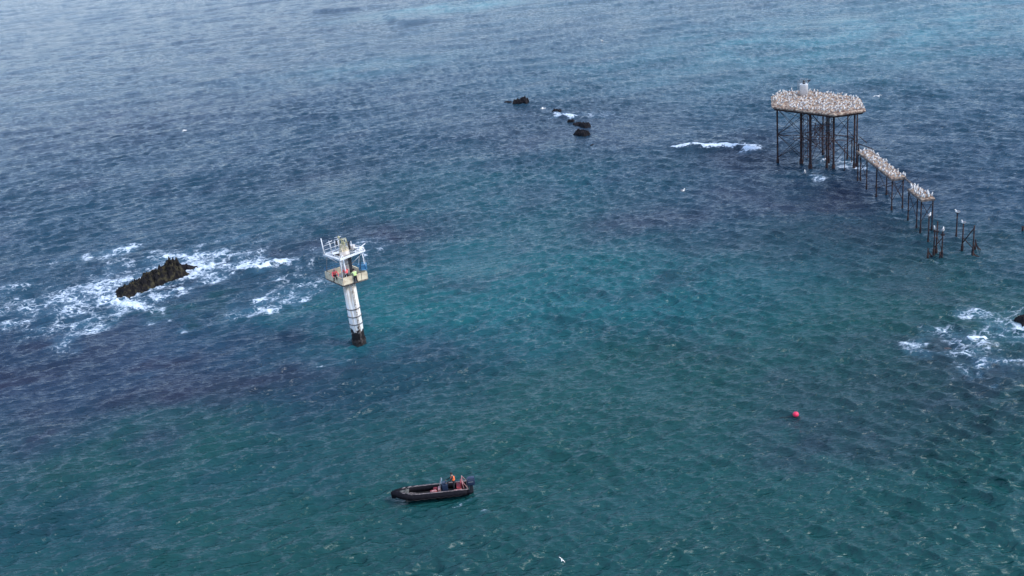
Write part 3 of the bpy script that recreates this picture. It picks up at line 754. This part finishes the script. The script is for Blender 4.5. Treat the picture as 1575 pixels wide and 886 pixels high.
t1 = trestle(49.0, 115.3, [(-.35, .6, 3.1), (.25, -.2, 3.2), (.05, .9, 4.0)], [((-.35, .6, .9), (.25, -.2, 2.4), .05), ((-.35, .6, 2.1), (.05, .9, 2.1), .04), ((.25, -.2, .8), (.05, .9, 2.2), .04), ((-.5, .6, 3.0), (.2, .7, 2.8), .1), ((.1, -.2, 2.75), (.45, -.1, 2.7), .14)],
             'broken trestle of leaning dark piles with a bird on top, left of the pair', [(-1.15, .3, 1.1), (-.1, -.5, .8)])
bird((49.25, 115.1, 3.2), 'sit', 1.0, 'white seabird sitting on top of the left broken trestle', sc=1.1)
bird((48.65, 115.9, 3.1), 'upright', 3.0, 'dark winged seabird on the left pile of the left broken trestle', sc=.8)
t2 = trestle(52.6, 115.2, [(-.45, 1.2, 3.3), (.05, -.5, 3.6)], [((-.45, 1.2, .9), (.05, -.5, 3.3), .06), ((-.45, 1.2, 1.6), (.05, -.5, .8), .05), ((.05, -.5, 1.4), (.75, .6, .2), .05)],
             'broken trestle of two dark piles joined by a slanting brace, right of the pair', [(.9, .8, 1.35), (-.1, -.9, .6)])
bird((52.15, 116.4, 3.3), 'sit', 2.2, 'white seabird on the left pile of the right broken trestle', sc=1.0)

# ================================================================== WHITE BEACON TOWER
TX, TY = -17.35, 109.75
tw = thing('beacon_tower', (TX, TY, 0), 'white pile tower with a cream sided deck and railed top, rising from the sea', 'tower')
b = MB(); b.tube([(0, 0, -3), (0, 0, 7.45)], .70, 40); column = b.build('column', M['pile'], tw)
b = MB()
n_ = 40; zs = [-2.5, -.2, .2, .45, .7]; rings = []
for iz, z in enumerate(zs):
    rings.append([b.bm.verts.new(((.70 + (.07 if z < .6 else .04 if z < .9 else .012) + .06 * noise.noise(Vector((k * .9, z * 3, 0)))) * cos(2 * pi * k / n_), (.70 + (.07 if z < .6 else .04 if z < .9 else .012) + .06 * noise.noise(Vector((k * .9, z * 3, 0)))) * sin(2 * pi * k / n_), z + .2 * noise.noise(Vector((k * .5, 5, z))))) for k in range(n_)])
for i in range(len(rings) - 1):
    for k in range(n_): b._f((rings[i][k], rings[i][(k + 1) % n_], rings[i + 1][(k + 1) % n_], rings[i + 1][k]))
b.build('weed_collar', M['growth'], column)
for z in (2.5, 3.4, 4.3):
    b = MB(); b.tube([(.745 * cos(k * pi / 20), .745 * sin(k * pi / 20), z) for k in range(40)], .055, 6, closed=True); b.build('ring_band', M['band'], column)
b = MB()
la = rad(-62)
for s in (-.06, .06):
    ox, oy = -sin(la) * s, cos(la) * s
    b.tube([(.86 * cos(la) + ox, .86 * sin(la) + oy, .3), (.86 * cos(la) + ox, .86 * sin(la) + oy, 7.5)], .028, 5)
for k in range(24):
    z = .5 + k * .29; b.tube([(.86 * cos(la) - sin(la) * -.1, .86 * sin(la) + cos(la) * -.1, z), (.86 * cos(la) - sin(la) * .1, .86 * sin(la) + cos(la) * .1, z)], .016, 4)
for z in (1.5, 3.0, 4.0, 4.9, 6.4): b.tube([(.7 * cos(la), .7 * sin(la), z), (.88 * cos(la), .88 * sin(la), z)], .03, 5)
b.build('ladder', M['beam'], tw)
LW = [(-2.55, 1.45), (-.43, -1.29), (2.07, .05), (-.05, 2.79)]
def lerp2(a, c, t): return (a[0] + (c[0] - a[0]) * t, a[1] + (c[1] - a[1]) * t)
b = MB(); b.prism(LW, 7.46, 7.58); b.build('lower_deck', M['grey'], tw)
b = MB()
for i in range(4):
    p, q = LW[i], LW[(i + 1) % 4]
    b.tube([(*lerp2(p, q, .02), 7.36), (*lerp2(p, q, .98), 7.36)], .07, 6)
b.tube([(*LW[0], 7.4), (0, 0, 6.6)], .05, 6); b.tube([(*LW[3], 7.4), (0, 0, 6.2)], .05, 6)
b.build('deck_beam', M['beam'], tw)
# side panels: each a sheet with a gap where the ladder lands
def panel(p, q, t0, t1, z0=7.45, z1=8.22, name='side_panel'):
    a_, c_ = lerp2(p, q, t0), lerp2(p, q, t1); v = Vector(c_) - Vector(a_); mid = (Vector(a_) + Vector(c_)) / 2
    b = MB(); b.box((mid.x, mid.y, (z0 + z1) / 2), (v.length, .05, z1 - z0), math.atan2(v.y, v.x))
    nrm = Vector((v.y, -v.x)).normalized() * .035
    k = max(1, int(v.length / .75))
    for i in range(k + 1):
        pp = Vector(a_).lerp(Vector(c_), i / k); b.box((pp.x + nrm.x, pp.y + nrm.y, (z0 + z1) / 2), (.06, .05, z1 - z0 + .02), math.atan2(v.y, v.x))
    b.box((mid.x, mid.y, z1 + .02), (v.length + .02, .09, .05), math.atan2(v.y, v.x))
    return b.build(name, M['cream'], tw)
panel(LW[0], LW[1], .0, .99); panel(LW[1], LW[2], .02, .42); panel(LW[1], LW[2], .58, 1.0); panel(LW[2], LW[3], .02, 1.0); panel(LW[3], LW[0], .02, .98)
# posts between the decks
UPD = [(-2.1, .25), (-.22, -1.9), (2.17, .15), (.1, 2.0)]
ZU = 10.6
for i in range(4):
    b = MB(); b.tube([(*lerp2(LW[i], (0, .6), .03), 7.58), (*lerp2(UPD[i], (0, .2), .12), ZU)], .045, 6); b.build('deck_post', M['white'] if i != 0 else M['grey'], tw)
for i in (1, 2):
    b = MB()
    p, q = lerp2(UPD[i], (0, .2), .1), lerp2(UPD[(i + 1) % 4 if i == 1 else 3], (0, .2), .1)
    b.tube([(*UPD[i], ZU - .05), (*lerp2(UPD[i], (0, 0), .75), 9.2)], .04, 6)
    b.build('knee_brace', M['white'], tw)
b = MB(); b.tube([(*UPD[0], ZU - .03), (*lerp2(UPD[0], (0, 0), .6), 9.6)], .05, 6); b.tube([(*UPD[0], ZU), (*lerp2(UPD[0], (0, 0), .45), 9.9)], .03, 6); b.build('knee_brace', M['white'], tw)
# trunk of the tower between the decks, hatch on its shaded side
b = MB(); b.tube([(0, 0, 7.58), (0, 0, ZU + .3)], .62, 32); trunk = b.build('trunk', M['lgrey'], tw)
b = MB(); b.box((.56, -.34, 9.4), (.4, .08, 1.7), rad(55)); 
for k in range(6): b.box((.60, -.38, 8.8 + k * .28), (.38, .08, .05), rad(55))
b.build('hatch', M['dark'], trunk)
b = MB(); b.tube([(-.02, -.78, 7.6), (-.02, -.78, ZU)], .085, 10); b.build('white_pipe', M['white'], tw)
# top ring: four white box beams and inner grating bars
b = MB()
for i in range(4):
    p, q = Vector(UPD[i]), Vector(UPD[(i + 1) % 4]); v = q - p; mid = (p + q) / 2
    b.box((mid.x, mid.y, ZU), (v.length + .1, .2 if i in (0, 3) else .26, .15), math.atan2(v.y, v.x))
for i in range(4): b.tube([(*UPD[i], ZU), (*lerp2(UPD[i], (0, .1), .75), ZU)], .06, 6)
b.build('upper_frame', M['white'], tw)
b = MB()
for k in range(1, 9):
    t = k / 9
    p, q = lerp2(UPD[1], UPD[0], t), lerp2(UPD[2], UPD[3], t)
    if .25 < t < .75 : 
        m1 = lerp2(p, q, .28); m2 = lerp2(p, q, .72); b.tube([(*p, ZU - .04), (*m1, ZU - .04)], .02, 4); b.tube([(*m2, ZU - .04), (*q, ZU - .04)], .02, 4)
    else: b.tube([(*p, ZU - .04), (*q, ZU - .04)], .02, 4)
b.build('grating', M['grey'], tw)
# rails round the left and back edges
def rail(p, q, z0, h, n, name='guard_rail', mt='white', r=.032):
    b = MB()
    for k in range(n + 1):
        a_ = lerp2(p, q, k / n); b.tube([(*a_, z0), (*a_, z0 + h)], r, 6)
    for zz in (h, h * .5): b.tube([(*p, z0 + zz), (*q, z0 + zz)], r * .85, 6)
    return b.build(name, M[mt], tw)
rail(UPD[0], UPD[3], ZU, .95, 3); rail(UPD[1], lerp2(UPD[1], UPD[0], .95), ZU, .38, 3, r=.025); rail(UPD[3], UPD[2], ZU, .42, 2, r=.025)
rail(UPD[2], lerp2(UPD[2], UPD[1], .35), ZU + .05, .3, 2, r=.05)
b = MB(); b.tube([(*UPD[0], ZU), (UPD[0][0] - .05, UPD[0][1], ZU + 1.85)], [.075, .05], 8); b.build('whip_mast', M['white'], tw)
b = MB(); b.box((-.75, -.35, ZU + .28), (.75, .5, .05), rad(20)); b.box((-.75, -.35, ZU + .13), (.7, .45, .22), rad(20)); bb = b.build('battery_box', M['white'], tw)
b = MB(); b.box((-.70, -.62, ZU + .12), (.72, .03, .2), rad(20)); b.build('vent', M['dark'], bb)
b = MB(); b.box((.15, .05, ZU + .42), (.85, .7, .3), rad(25)); b.build('lamp_plinth', M['cream'], tw)
b = MB()
for (x, y) in ((-.25, -.1), (.3, -.25), (.55, .3), (0, .45)): b.tube([(x, y, ZU + .5), (x * .8, y * .8, ZU + 1.6)], .04, 6)
b.tube([(-.25, -.1, ZU + 1.55), (.3, -.2, ZU + 1.6), (.45, .25, ZU + 1.6), (0, .36, ZU + 1.55)], .04, 6, closed=True)
b.tube([(-.25, -.1, ZU + .6), (.28, -.22, ZU + 1.5)], .035, 5); b.tube([(.3, -.25, ZU + .6), (.45, .25, ZU + 1.5)], .035, 5)
b.ell((.1, .05, ZU + 1.15), (.2, .2, .22)); lan = b.build('lantern_frame', M['yellow'], tw)
b = MB(); b.box((-.55, .1, ZU + 1.25), (.12, .3, .5), rad(25)); b.box((.72, -.05, ZU + .85), (.18, .16, .9), rad(15)); b.build('dark_equipment', M['dark'], lan)
b = MB(); b.tube([(.95, .1, ZU), (.95, .1, ZU + 1.25)], .035, 6); b.tube([(-.9, .9, ZU), (-.9, .9, ZU + 1.3)], .035, 6); b.tube([(-.9, .9, ZU + 1.3), (-.3, .7, ZU + 1.45)], .035, 6); b.build('aerial', M['white'], tw)
b = MB(); b.tube([(-.5, 1.2, ZU), (-.55, 1.2, ZU + 1.5)], .03, 6); b.tube([(-.9, 1.15, ZU + 1.45), (-.2, 1.25, ZU + 1.5)], .03, 6); b.tube([(-1.4, .7, ZU), (-1.45, .7, ZU + 1.35)], .03, 6); b.tube([(-1.8, .6, ZU + 1.1), (-1.1, .75, ZU + 1.3)], .035, 6); b.build('aerial', M['white'], tw)
b = MB(); b.box((1.5, .55, ZU + .25), (.9, .3, .14), rad(-15), .03); b.box((1.85, .25, ZU + .35), (.35, .5, .1), rad(30), .02); b.tube([(1.3, .1, ZU + .1), (2.3, .9, ZU + .5)], .05, 6); b.build('lamp_bracket', M['white'], tw)
b = MB(); b.box((-.15, .85, ZU + .4), (.6, .5, .7), rad(15), .03); b.build('cabinet', M['lgrey'], tw)
b = MB(); b.box((.9, .75, ZU + .3), (.5, .45, .55), rad(-20), .03); b.build('cabinet', M['lgrey'], tw)
b = MB(); b.tube([(.15, -.55, ZU), (.15, -.55, ZU + 1.2)], .035, 6); b.tube([(.15, -.55, ZU + 1.2), (.55, -.4, ZU + .6)], .03, 5); b.tube([(-.4, -.5, ZU + .1), (.1, -.1, ZU + 1.7)], .035, 5); b.ell((-.3, .3, ZU + 1.75), (.13, .13, .17)); b.build('lattice_strut', M['yellow'], lan)
b = MB()
for k in range(5): b.tube([(.25 + .1 * k, -.75 - .02 * k, 9.1), (.3 + .14 * k, -.7, ZU - .1)], .02, 4)
b.tube([(.1, -.8, 9.6), (.9, -.6, 9.7)], .025, 5); b.tube([(.1, -.8, 10.1), (.9, -.6, 10.15)], .025, 5); b.build('ladder_cage', M['dark'], tw)
# blue frame crate hung at the right corner
b = MB(); q0 = Vector((1.75, .05, 8.55))
cor = [(-.38, -.25), (.38, -.25), (.38, .25), (-.38, .25)]
for i in range(4):
    c_, d_ = cor[i], cor[(i + 1) % 4]
    for z in (0, .6): b.tube([q0 + Vector((*c_, z)), q0 + Vector((*d_, z))], .05, 6)
    b.tube([q0 + Vector((*c_, 0)), q0 + Vector((*c_, .6))], .045, 6)
b.box(q0 + Vector((.05, 0, .25)), (.6, .4, .42))
blue = b.build('frame_crate', M['blue']); blue.location = (TX, TY, 0); tag(blue, 'blue framed crate hanging at the right corner of the white tower deck', 'crate')
b = MB()
for c_ in cor: b.tube([Vector((1.75, .05, 0)) + Vector((*c_, 9.15)), (1.75, .15, 10.8)], .014, 4)
b.build('sling', M['white'], blue)
rail(LW[2], LW[3], 8.2, .5, 4, mt='blue', r=.022); rail(LW[0], LW[3], 8.2, .5, 4, mt='blue', r=.022)
b = MB(); b.tube([(*lerp2(LW[1], LW[2], .42), 7.5), (*lerp2(LW[1], LW[2], .42), 9.0)], .03, 5); b.tube([(*lerp2(LW[1], LW[2], .75), 7.3), (*lerp2(UPD[1], UPD[2], .8), ZU)], .03, 5); b.build('hanging_rope', M['black'], tw)

# ================================================================== PEOPLE
def person(name, loc, rz, label, joints, zones, sc=1.0, extras=()):
    """joints: name -> (x, y, z, radius); grown as one skin, materials by zone"""
    J = dict(joints)
    order = list(J); idx = {k: i for i, k in enumerate(order)}
    bones = [('pelvis', 'waist'), ('waist', 'chest'), ('chest', 'neck'), ('neck', 'head'), ('head', 'crown')]
    for s in 'LR':
        bones += [('pelvis', 'hip' + s), ('hip' + s, 'knee' + s), ('knee' + s, 'ank' + s), ('ank' + s, 'toe' + s),
                  ('chest', 'sh' + s), ('sh' + s, 'el' + s), ('el' + s, 'wr' + s), ('wr' + s, 'palm' + s)]
    me = bpy.data.meshes.new(name); me.from_pydata([J[k][:3] for k in order], [(idx[a_], idx[c_]) for a_, c_ in bones], [])
    o = bpy.data.objects.new(name, me); C.objects.link(o)
    md = o.modifiers.new('skin', 'SKIN'); md.use_smooth_shade = True
    sv = me.skin_vertices[0].data
    for k in order: sv[idx[k]].radius = (J[k][3], J[k][3] * (.8 if k in ('chest', 'waist', 'pelvis') else 1)); sv[idx[k]].use_root = (k == 'pelvis')
    o.modifiers.new('sub', 'SUBSURF').levels = 2; o.modifiers['sub'].render_levels = 2
    dg = bpy.context.evaluated_depsgraph_get(); dg.update()
    nm = bpy.data.meshes.new_from_object(o.evaluated_get(dg), depsgraph=dg)
    bpy.data.objects.remove(o)
    bm = bmesh.new(); bm.from_mesh(nm)
    h = MB(); h.bm.free(); h.bm = bm
    mats = [M[z] for z in ('skin', zones['top'], zones['legs'], 'black')]
    h.mats = mats
    def near(pt, keys):
        return min((Vector(J[k][:3]) - pt).length - J[k][3] * .6 for k in keys)
    groups = {0: ('head', 'crown', 'neck', 'palmL', 'palmR'), 1: ('waist', 'chest', 'shL', 'shR', 'elL', 'elR', 'wrL', 'wrR'), 2: ('pelvis', 'hipL', 'hipR', 'kneeL', 'kneeR', 'ankL', 'ankR'), 3: ('toeL', 'toeR')}
    for f in bm.faces:
        c_ = f.calc_center_median(); f.material_index = min(groups, key=lambda g: near(c_, groups[g])); f.smooth = True
    # five fingers on each hand, nose and ears
    h.mi = 0
    for s, sg in (('L', 1), ('R', -1)):
        w_, p_ = Vector(J['wr' + s][:3]), Vector(J['palm' + s][:3]); d = (p_ - w_).normalized(); side = d.cross(Vector((0, 0, 1)))
        if side.length < .1: side = Vector((1, 0, 0))
        side.normalize(); crl = d.cross(side)
        for i, ln in enumerate((.07, .08, .075, .06)):
            st = p_ + side * (i - 1.5) * .02; h.tube([st, st + d * ln * .6 + crl * .01, st + d * ln + crl * .03], [.0095, .009, .007], 6)
        st = w_ + d * .03 + side * -.03; h.tube([st, st - side * .03 + d * .02, st - side * .035 + d * .05], [.012, .010, .008], 6)
    hd = Vector(J['head'][:3]); 
    fdir = Vector((0, -1, 0)) if 'face' not in zones else Vector(zones['face'])
    sd_ = fdir.cross(Vector((0, 0, 1)))
    h.ell(hd + fdir * .105 + Vector((0, 0, .0)), (.016, .022, .024), None, 8, 6)
    for s in (-1, 1): h.ell(hd + sd_ * .085 * s, (.014, .022, .032), None, 8, 6)
    h.mats.append(M['hair']); h.mi = 4
    for s in (-1, 1): h.ell(hd + fdir * .092 + sd_ * .032 * s + Vector((0, 0, .03)), (.010, .010, .008), None, 6, 5)
    h.ell(hd + fdir * .094 + Vector((0, 0, -.045)), (.022, .010, .006), None, 6, 5)
    ob = h.build(name); ob.location = loc; ob.rotation_euler = (0, 0, rz); ob.scale = (sc,) * 3
    tag(ob, label, 'person')
    b = MB(); b.ell(hd + Vector((0, 0, .05)) - fdir * .02, (.108, .112, .115), None, 14, 9)
    b.build(zones.get('hairname', 'hair'), M[zones.get('hair', 'hair')], ob)
    for e in extras: e(ob, J)
    return ob
def std(bend=0.0, kneeb=0.0, armf=0.35, armo=.18, elb=.35, sit=False, legsp=.1):
    """a standing figure facing -y; bend leans the trunk forward"""
    hz = .92 - kneeb * .25
    if sit: hz = .55
    def tr(z, y=0.0): return (0, -sin(bend) * z + y, hz + cos(bend) * z)
    J = {}
    J['pelvis'] = (0, 0, hz, .15); J['waist'] = (*tr(.2), .145); J['chest'] = (*tr(.42), .175); J['neck'] = (*tr(.58), .065)
    hb = tr(.72); J['head'] = (hb[0], hb[1] - .02, hb[2], .098); J['crown'] = (hb[0], hb[1] - .02, hb[2] + .08, .085)
    for s, g in (('L', 1), ('R', -1)):
        J['hip' + s] = (g * .1, 0, hz - .06, .105)
        if sit: J['knee' + s] = (g * .14, -.42, hz - .02, .075); J['ank' + s] = (g * .14, -.45, .09, .052); J['toe' + s] = (g * .15, -.62, .05, .045)
        else:
            J['knee' + s] = (g * (.1 + legsp * .4), -.06 - kneeb * .3, hz * .53, .072); J['ank' + s] = (g * (.1 + legsp), .02 + kneeb * .1, .09, .05); J['toe' + s] = (g * (.11 + legsp), -.15 + kneeb * .1, .045, .045)
        c_ = tr(.48); J['sh' + s] = (g * .2, c_[1], c_[2], .075)
        J['el' + s] = (g * (.22 + armo), c_[1] - armf * .28, c_[2] - .27, .05)
        J['wr' + s] = (g * (.2 + armo * .6), c_[1] - armf * .28 - elb * .6, c_[2] - .27 - .2 * (1 - elb), .036)
        J['palm' + s] = (g * (.19 + armo * .6), c_[1] - armf * .28 - elb * .6 - .07 * (.3 + elb), c_[2] - .27 - .2 * (1 - elb) - .06 * (1 - elb), .034)
    order = ['pelvis', 'waist', 'chest', 'neck', 'head', 'crown']
    return {k: J[k] for k in order + [q for q in J if q not in order]}
def vest(mname, strip='white'):
    def f(ob, J):
        b = MB(); w_, c_, n_ = Vector(J['waist'][:3]), Vector(J['chest'][:3]), Vector(J['neck'][:3])
        rings = []
        for p, rx, ry in ((w_ - (c_ - w_) * .2, .195, .155), (w_.lerp(c_, .5), .205, .165), (c_, .215, .175), (c_.lerp(n_, .6), .15, .12)):
            rings.append([b.bm.verts.new(p + Vector((rx * cos(2 * pi * k / 16), ry * sin(2 * pi * k / 16), 0))) for k in range(16)])
        for i in range(3):
            for k in range(16):
                q = b._f((rings[i][k], rings[i][(k + 1) % 16], rings[i + 1][(k + 1) % 16], rings[i + 1][k]))
                if q: q.smooth = True
        b.build('life_vest', M[mname], ob)
    return f
deckz = 7.58
g1 = G(514.6, 423.5, 8.4); g2 = G(533.4, 423.0, 8.4)
person('person', (g1.x, g1.y, deckz), rad(20), 'person in a red jacket bending over at the left side of the tower deck', std(bend=.45, kneeb=.2, armf=.8, armo=.12, elb=.5), dict(top='redj', legs='black', hair='pink', hairname='helmet'), extras=(vest('redj'),))
person('person', (g2.x, max(g2.y, TY - 1.05), deckz), rad(-160), 'person in a red jacket standing before the pale trunk of the tower', std(bend=.2, armf=.6, elb=.6), dict(top='redj', legs='black', hair='redj', hairname='helmet'), extras=(vest('redj'),))
ge = lerp2(LW[1], LW[2], .50); vv = Vector((LW[2][0] - LW[1][0], LW[2][1] - LW[1][1])).normalized(); nr = Vector((vv.y, -vv.x))
person('person', (TX + ge[0] + nr.x * .22, TY + ge[1] + nr.y * .22, 7.30), math.atan2(-nr.y, -nr.x) + pi / 2, 'person in a hi-vis top and black trousers climbing over the deck edge of the tower', std(bend=.25, kneeb=.25, armf=.9, armo=.1, elb=.75), dict(top='hivis', legs='black', hair='hair'), extras=())

# ================================================================== INFLATABLE BOAT
BX, BY = -8.2, 77.55
bz = .06
boat = thing('inflatable_boat', (BX, BY, bz), 'black rigid inflatable boat with a big outboard, lying still in the foreground', 'boat', rz=rad(1))
# tubes (U shape, raised at the bow)
path = []
for k in range(9): path.append((2.75 - k * .52, -.68 - .02 * sin(k * .4), .42 + .012 * k))
side_n = len(path)
bowp = [(-1.95, -.64, .56), (-2.45, -.50, .62), (-2.9, -.30, .68), (-3.2, -.13, .73), (-3.40, 0, .75)]
pth = path + bowp + [(x, -y, z) for x, y, z in bowp[-2::-1]] + [(x, -y, z) for x, y, z in path[::-1]]
rr = [.20, .26] + [.27] * (len(pth) - 4) + [.26, .20]
b = MB(); b.tube(pth, rr, 16)
for s in (-1, 1): b.tube([(2.7, s * .68, .42), (3.15, s * .68, .40)], [.25, .07], 14)
tube_o = b.build('inflatable_tube', M['rubber'], boat)
# faded strips along the tube tops, with grab rope and seams
for s in (-1, 1):
    b = MB(); P_ = [(x, s * abs(y) * .93, z + .255) for x, y, z in path] + [(x, s * abs(y) * .90, z + .25) for x, y, z in bowp[:3]]
    for (p, q) in zip(P_, P_[1:]):
        v = Vector(q) - Vector(p); mid = (Vector(p) + Vector(q)) / 2
        b.box(mid, (v.length + .01, .12, .035), math.atan2(v.y, v.x))
    b.build('rubbing_strip', M['strip'], tube_o)
for s in (-1, 1):
    b = MB()
    for k in range(7):
        x = 2.2 - k * .66; pts = [(x - .66 * t / 6, s * (0.955 + .01), .44 - .10 * sin(pi * t / 6) + .012 * k) for t in range(7)]; b.tube(pts, .014, 5)
    b.build('grab_rope', M['floor'], tube_o)
b = MB()
for x in (-2.3, -.9, .5, 1.9):
    for s in (-1, 1):
        b.tube([(x, s * .68 + .276 * cos(t * pi / 6), .47 + .276 * sin(t * pi / 6)) for t in range(12)], .008, 4, closed=True)
b.build('tube_seam', M['floor'], tube_o)
# rigid hull
b = MB(); st = []
for x, hw, zk, zc in ((2.75, .60, -.28, .12), (1.5, .62, -.30, .12), (0, .60, -.30, .14), (-1.4, .54, -.24, .20), (-2.3, .34, -.08, .32), (-2.9, .16, .18, .48), (-3.2, .06, .46, .60)):
    st.append([b.bm.verts.new(p) for p in ((x, -hw, zc + .22), (x, -hw, zc), (x, 0, zk), (x, hw, zc), (x, hw, zc + .22))])
for i in range(len(st) - 1):
    for k in range(4): b._f((st[i][k], st[i + 1][k], st[i + 1][k + 1], st[i][k + 1]))
b._f(st[0]); b._f(st[-1][::-1]); b.build('hull', M['dark'], boat)
b = MB(); b.prism([(2.7, -.46), (2.7, .46), (-1.9, .46), (-2.5, .5), (-2.5, -.5), (-1.9, -.46)], .20, .26); 
for x in (-1.6, -1.0, -.4, .2): b.box((x, 0, .275), (.05, .9, .02))
b.build('floor', M['floor'], boat)
b = MB(); b.prism([(-2.15, -.48), (-2.15, .48), (-2.6, .36), (-2.98, .18), (-3.1, 0), (-2.98, -.18), (-2.6, -.36)], .72, .80); b.box((-2.7, 0, .84), (.4, .3, .06), 0, .01); b.tube([(-2.35, -.2, .8), (-2.35, -.2, .98), (-2.35, .2, .98), (-2.35, .2, .8)], .025, 6); b.build('bow_deck', M['bowdeck'], boat)
b = MB(); b.box((-3.5, 0, .60), (.24, .38, .48), 0, .08); b.box((-3.36, 0, .42), (.2, .3, .24), 0, .06); b.build('bow_fender', M['rubber'], boat)
b = MB(); b.box((2.66, 0, .45), (.09, .95, .6)); b.build('transom', M['bowdeck'], boat)
b = MB()
for k, (x, y) in enumerate(((-2.0, -.56), (-1.85, -.62), (-1.7, -.58), (-1.95, -.5))): b.tube([(x + .14 * cos(t), y + .09 * sin(t), .82 + .02 * k) for t in np.linspace(0, 5.6, 12)], .022, 5)
b.build('rope_coil', M['strip'], boat)
# console
b = MB(); b.box((.85, 0, .68), (.5, .48, .84), 0, .05); b.box((.78, 0, 1.14), (.35, .44, .16), 0, .04, rot=Matrix.Rotation(rad(-25), 3, 'Y')); con = b.build('console', M['navy'], boat)
b = MB(); b.box((.62, 0, 1.38), (.03, .42, .32), 0, 0, rot=Matrix.Rotation(rad(18), 3, 'Y')); b.build('windscreen', M['glass'], con)
b = MB(); b.tube([(.50, -.24, .3), (.46, -.24, 1.2), (.62, -.22, 1.6), (.62, .22, 1.6), (.46, .24, 1.2), (.50, .24, .3)], .02, 7); b.build('grab_rail', M['grey'], con)
b = MB(); b.tube([(1.16 + .02 * cos(t), .17 * cos(t), 1.18 + .17 * sin(t)) for t in np.linspace(0, 2 * pi, 17)[:-1]], .016, 6, closed=True); b.tube([(1.0, 0, 1.12), (1.16, 0, 1.18)], .03, 6); b.build('steering_wheel', M['dark'], con)
# pods
b = MB(); b.box((.35, .05, .50), (.2, .5, .48), 0, .06); b.build('front_seat', M['pink'], boat)
b = MB(); b.box((-.12, -.05, .42), (.62, .4, .26), 0, .08); b.box((.02, .24, .48), (.34, .26, .36), 0, .08); bag = b.build('kit_bag', M['red']); bag.location = (BX, BY, bz); bag.rotation_euler = (0, 0, rad(1)); tag(bag, 'red kit bag lying on the boat floor ahead of the console', 'bag')
b = MB(); b.tube([(-.42, -.2, .6), (-.12, -.22, .60), (.15, -.18, .6)], .03, 6); b.box((-.1, -.05, .585), (.36, .14, .04), rad(12), .01); b.build('strap', M['pink'], bag)
b = MB(); b.box((2.0, 0, .5), (.36, .72, .46), 0, .06); seat = b.build('helm_seat', M['red'], boat)
b = MB(); b.box((2.0, 0, .76), (.4, .74, .08), 0, .03); b.box((2.18, 0, .98), (.08, .7, .34), 0, .03); b.build('cushion', M['red'], seat)
b = MB(); b.box((1.9, -.48, .58), (.7, .2, .16), 0, .05); b.build('side_cushion', M['pink'], seat)
b = MB(); b.tube([(2.42, -.46, .45), (2.30, -.40, 1.4), (2.30, .40, 1.4), (2.42, .46, .45)], .028, 8); b.tube([(2.34, -.42, 1.0), (2.34, .42, 1.0)], .025, 6); b.tube([(2.3, -.38, 1.4), (2.75, -.48, .62)], .022, 6); b.tube([(2.3, .38, 1.4), (2.75, .48, .62)], .022, 6); b.build('a_frame', M['pink'], boat)
# outboard
b = MB(); b.box((3.02, 0, 1.0), (.68, .50, .62), 0, .13); b.box((3.06, 0, 1.24), (.56, .42, .34), 0, .12); eng = b.build('outboard_motor', M['navy'], boat)
b = MB(); b.box((3.0, 0, .45), (.3, .26, .7), 0, .05); b.box((3.02, 0, -.1), (.24, .1, .6), 0, .03); b.ell((3.05, 0, -.42), (.3, .08, .08)); b.box((2.76, 0, .72), (.16, .36, .22), 0, .03); b.build('motor_leg', M['dark'], eng)
b = MB(); b.box((3.02, -.245, 1.08), (.4, .02, .05)); b.box((3.02, .245, 1.08), (.4, .02, .05)); b.box((3.06, 0, 1.375), (.34, .24, .015)); b.build('stripe', M['grey'], eng)
person('person', (BX + 1.62, BY + .08, bz + .26), rad(-90) + rad(4), 'person in an orange life vest standing at the helm of the boat', std(bend=.15, armf=.7, armo=.05, elb=.5, legsp=.08), dict(top='black', legs='black', hair='hair', face=(0, -1, 0)), extras=(vest('orange'),))

# ================================================================== BUOY AND LONE BIRDS
bp_ = G(1224, 640)
bu = thing('mooring_buoy', (bp_.x, bp_.y, .13), 'round bright pink red mooring buoy floating alone right of the boat', 'buoy')
b = MB(); b.ell((0, 0, .05), (.26, .26, .25), None, 28, 18); b.build('float', M['buoy'], bu)
b = MB(); b.tube([(0, 0, -.2), (0, 0, -.42)], [.06, .05], 10); b.tube([(0, .05 * cos(t), .32 + .05 * sin(t)) for t in np.linspace(0, 2 * pi, 11)[:-1]], .015, 5, closed=True); b.build('eye', M['dark'], bu)
b = MB(); b.tube([(-.05, 0, -.15), (-.6, .05, -.12), (-1.3, .1, -.16), (-2.0, .1, -.3)], .02, 5); b.build('mooring_line', M['floor'], bu)
p = G(864, 861, 1.2); bird(p, 'fly', rad(80), 'white seabird flying low over the water at the bottom of the photo', sc=.42, tilt=.9)
for (x, y, k, lb) in ((1238, 268, 'sit', 'white seabird floating in front of the legs of the tall platform'), (1050, 293, 'sit', 'white seabird floating below the long breaking wave crest'),
                      (926, 62, 'sit', 'white seabird afloat far off near the top of the photo'), (1350, 148, 'fly', 'white seabird flying just right of the tall platform deck'),
                      (284, 201, 'fly', 'white seabird low over the open blue water at upper left'), (835, 167, 'fly', 'white seabird flying among the small black rocks')):
    z = .05 if k == 'sit' else 1.5
    q = G(x, y, z); bird((q.x, q.y, z + (sea_z(q.x, q.y) if k == 'sit' else 0)), k, rb.uniform(0, 6), lb, sc=1.15)
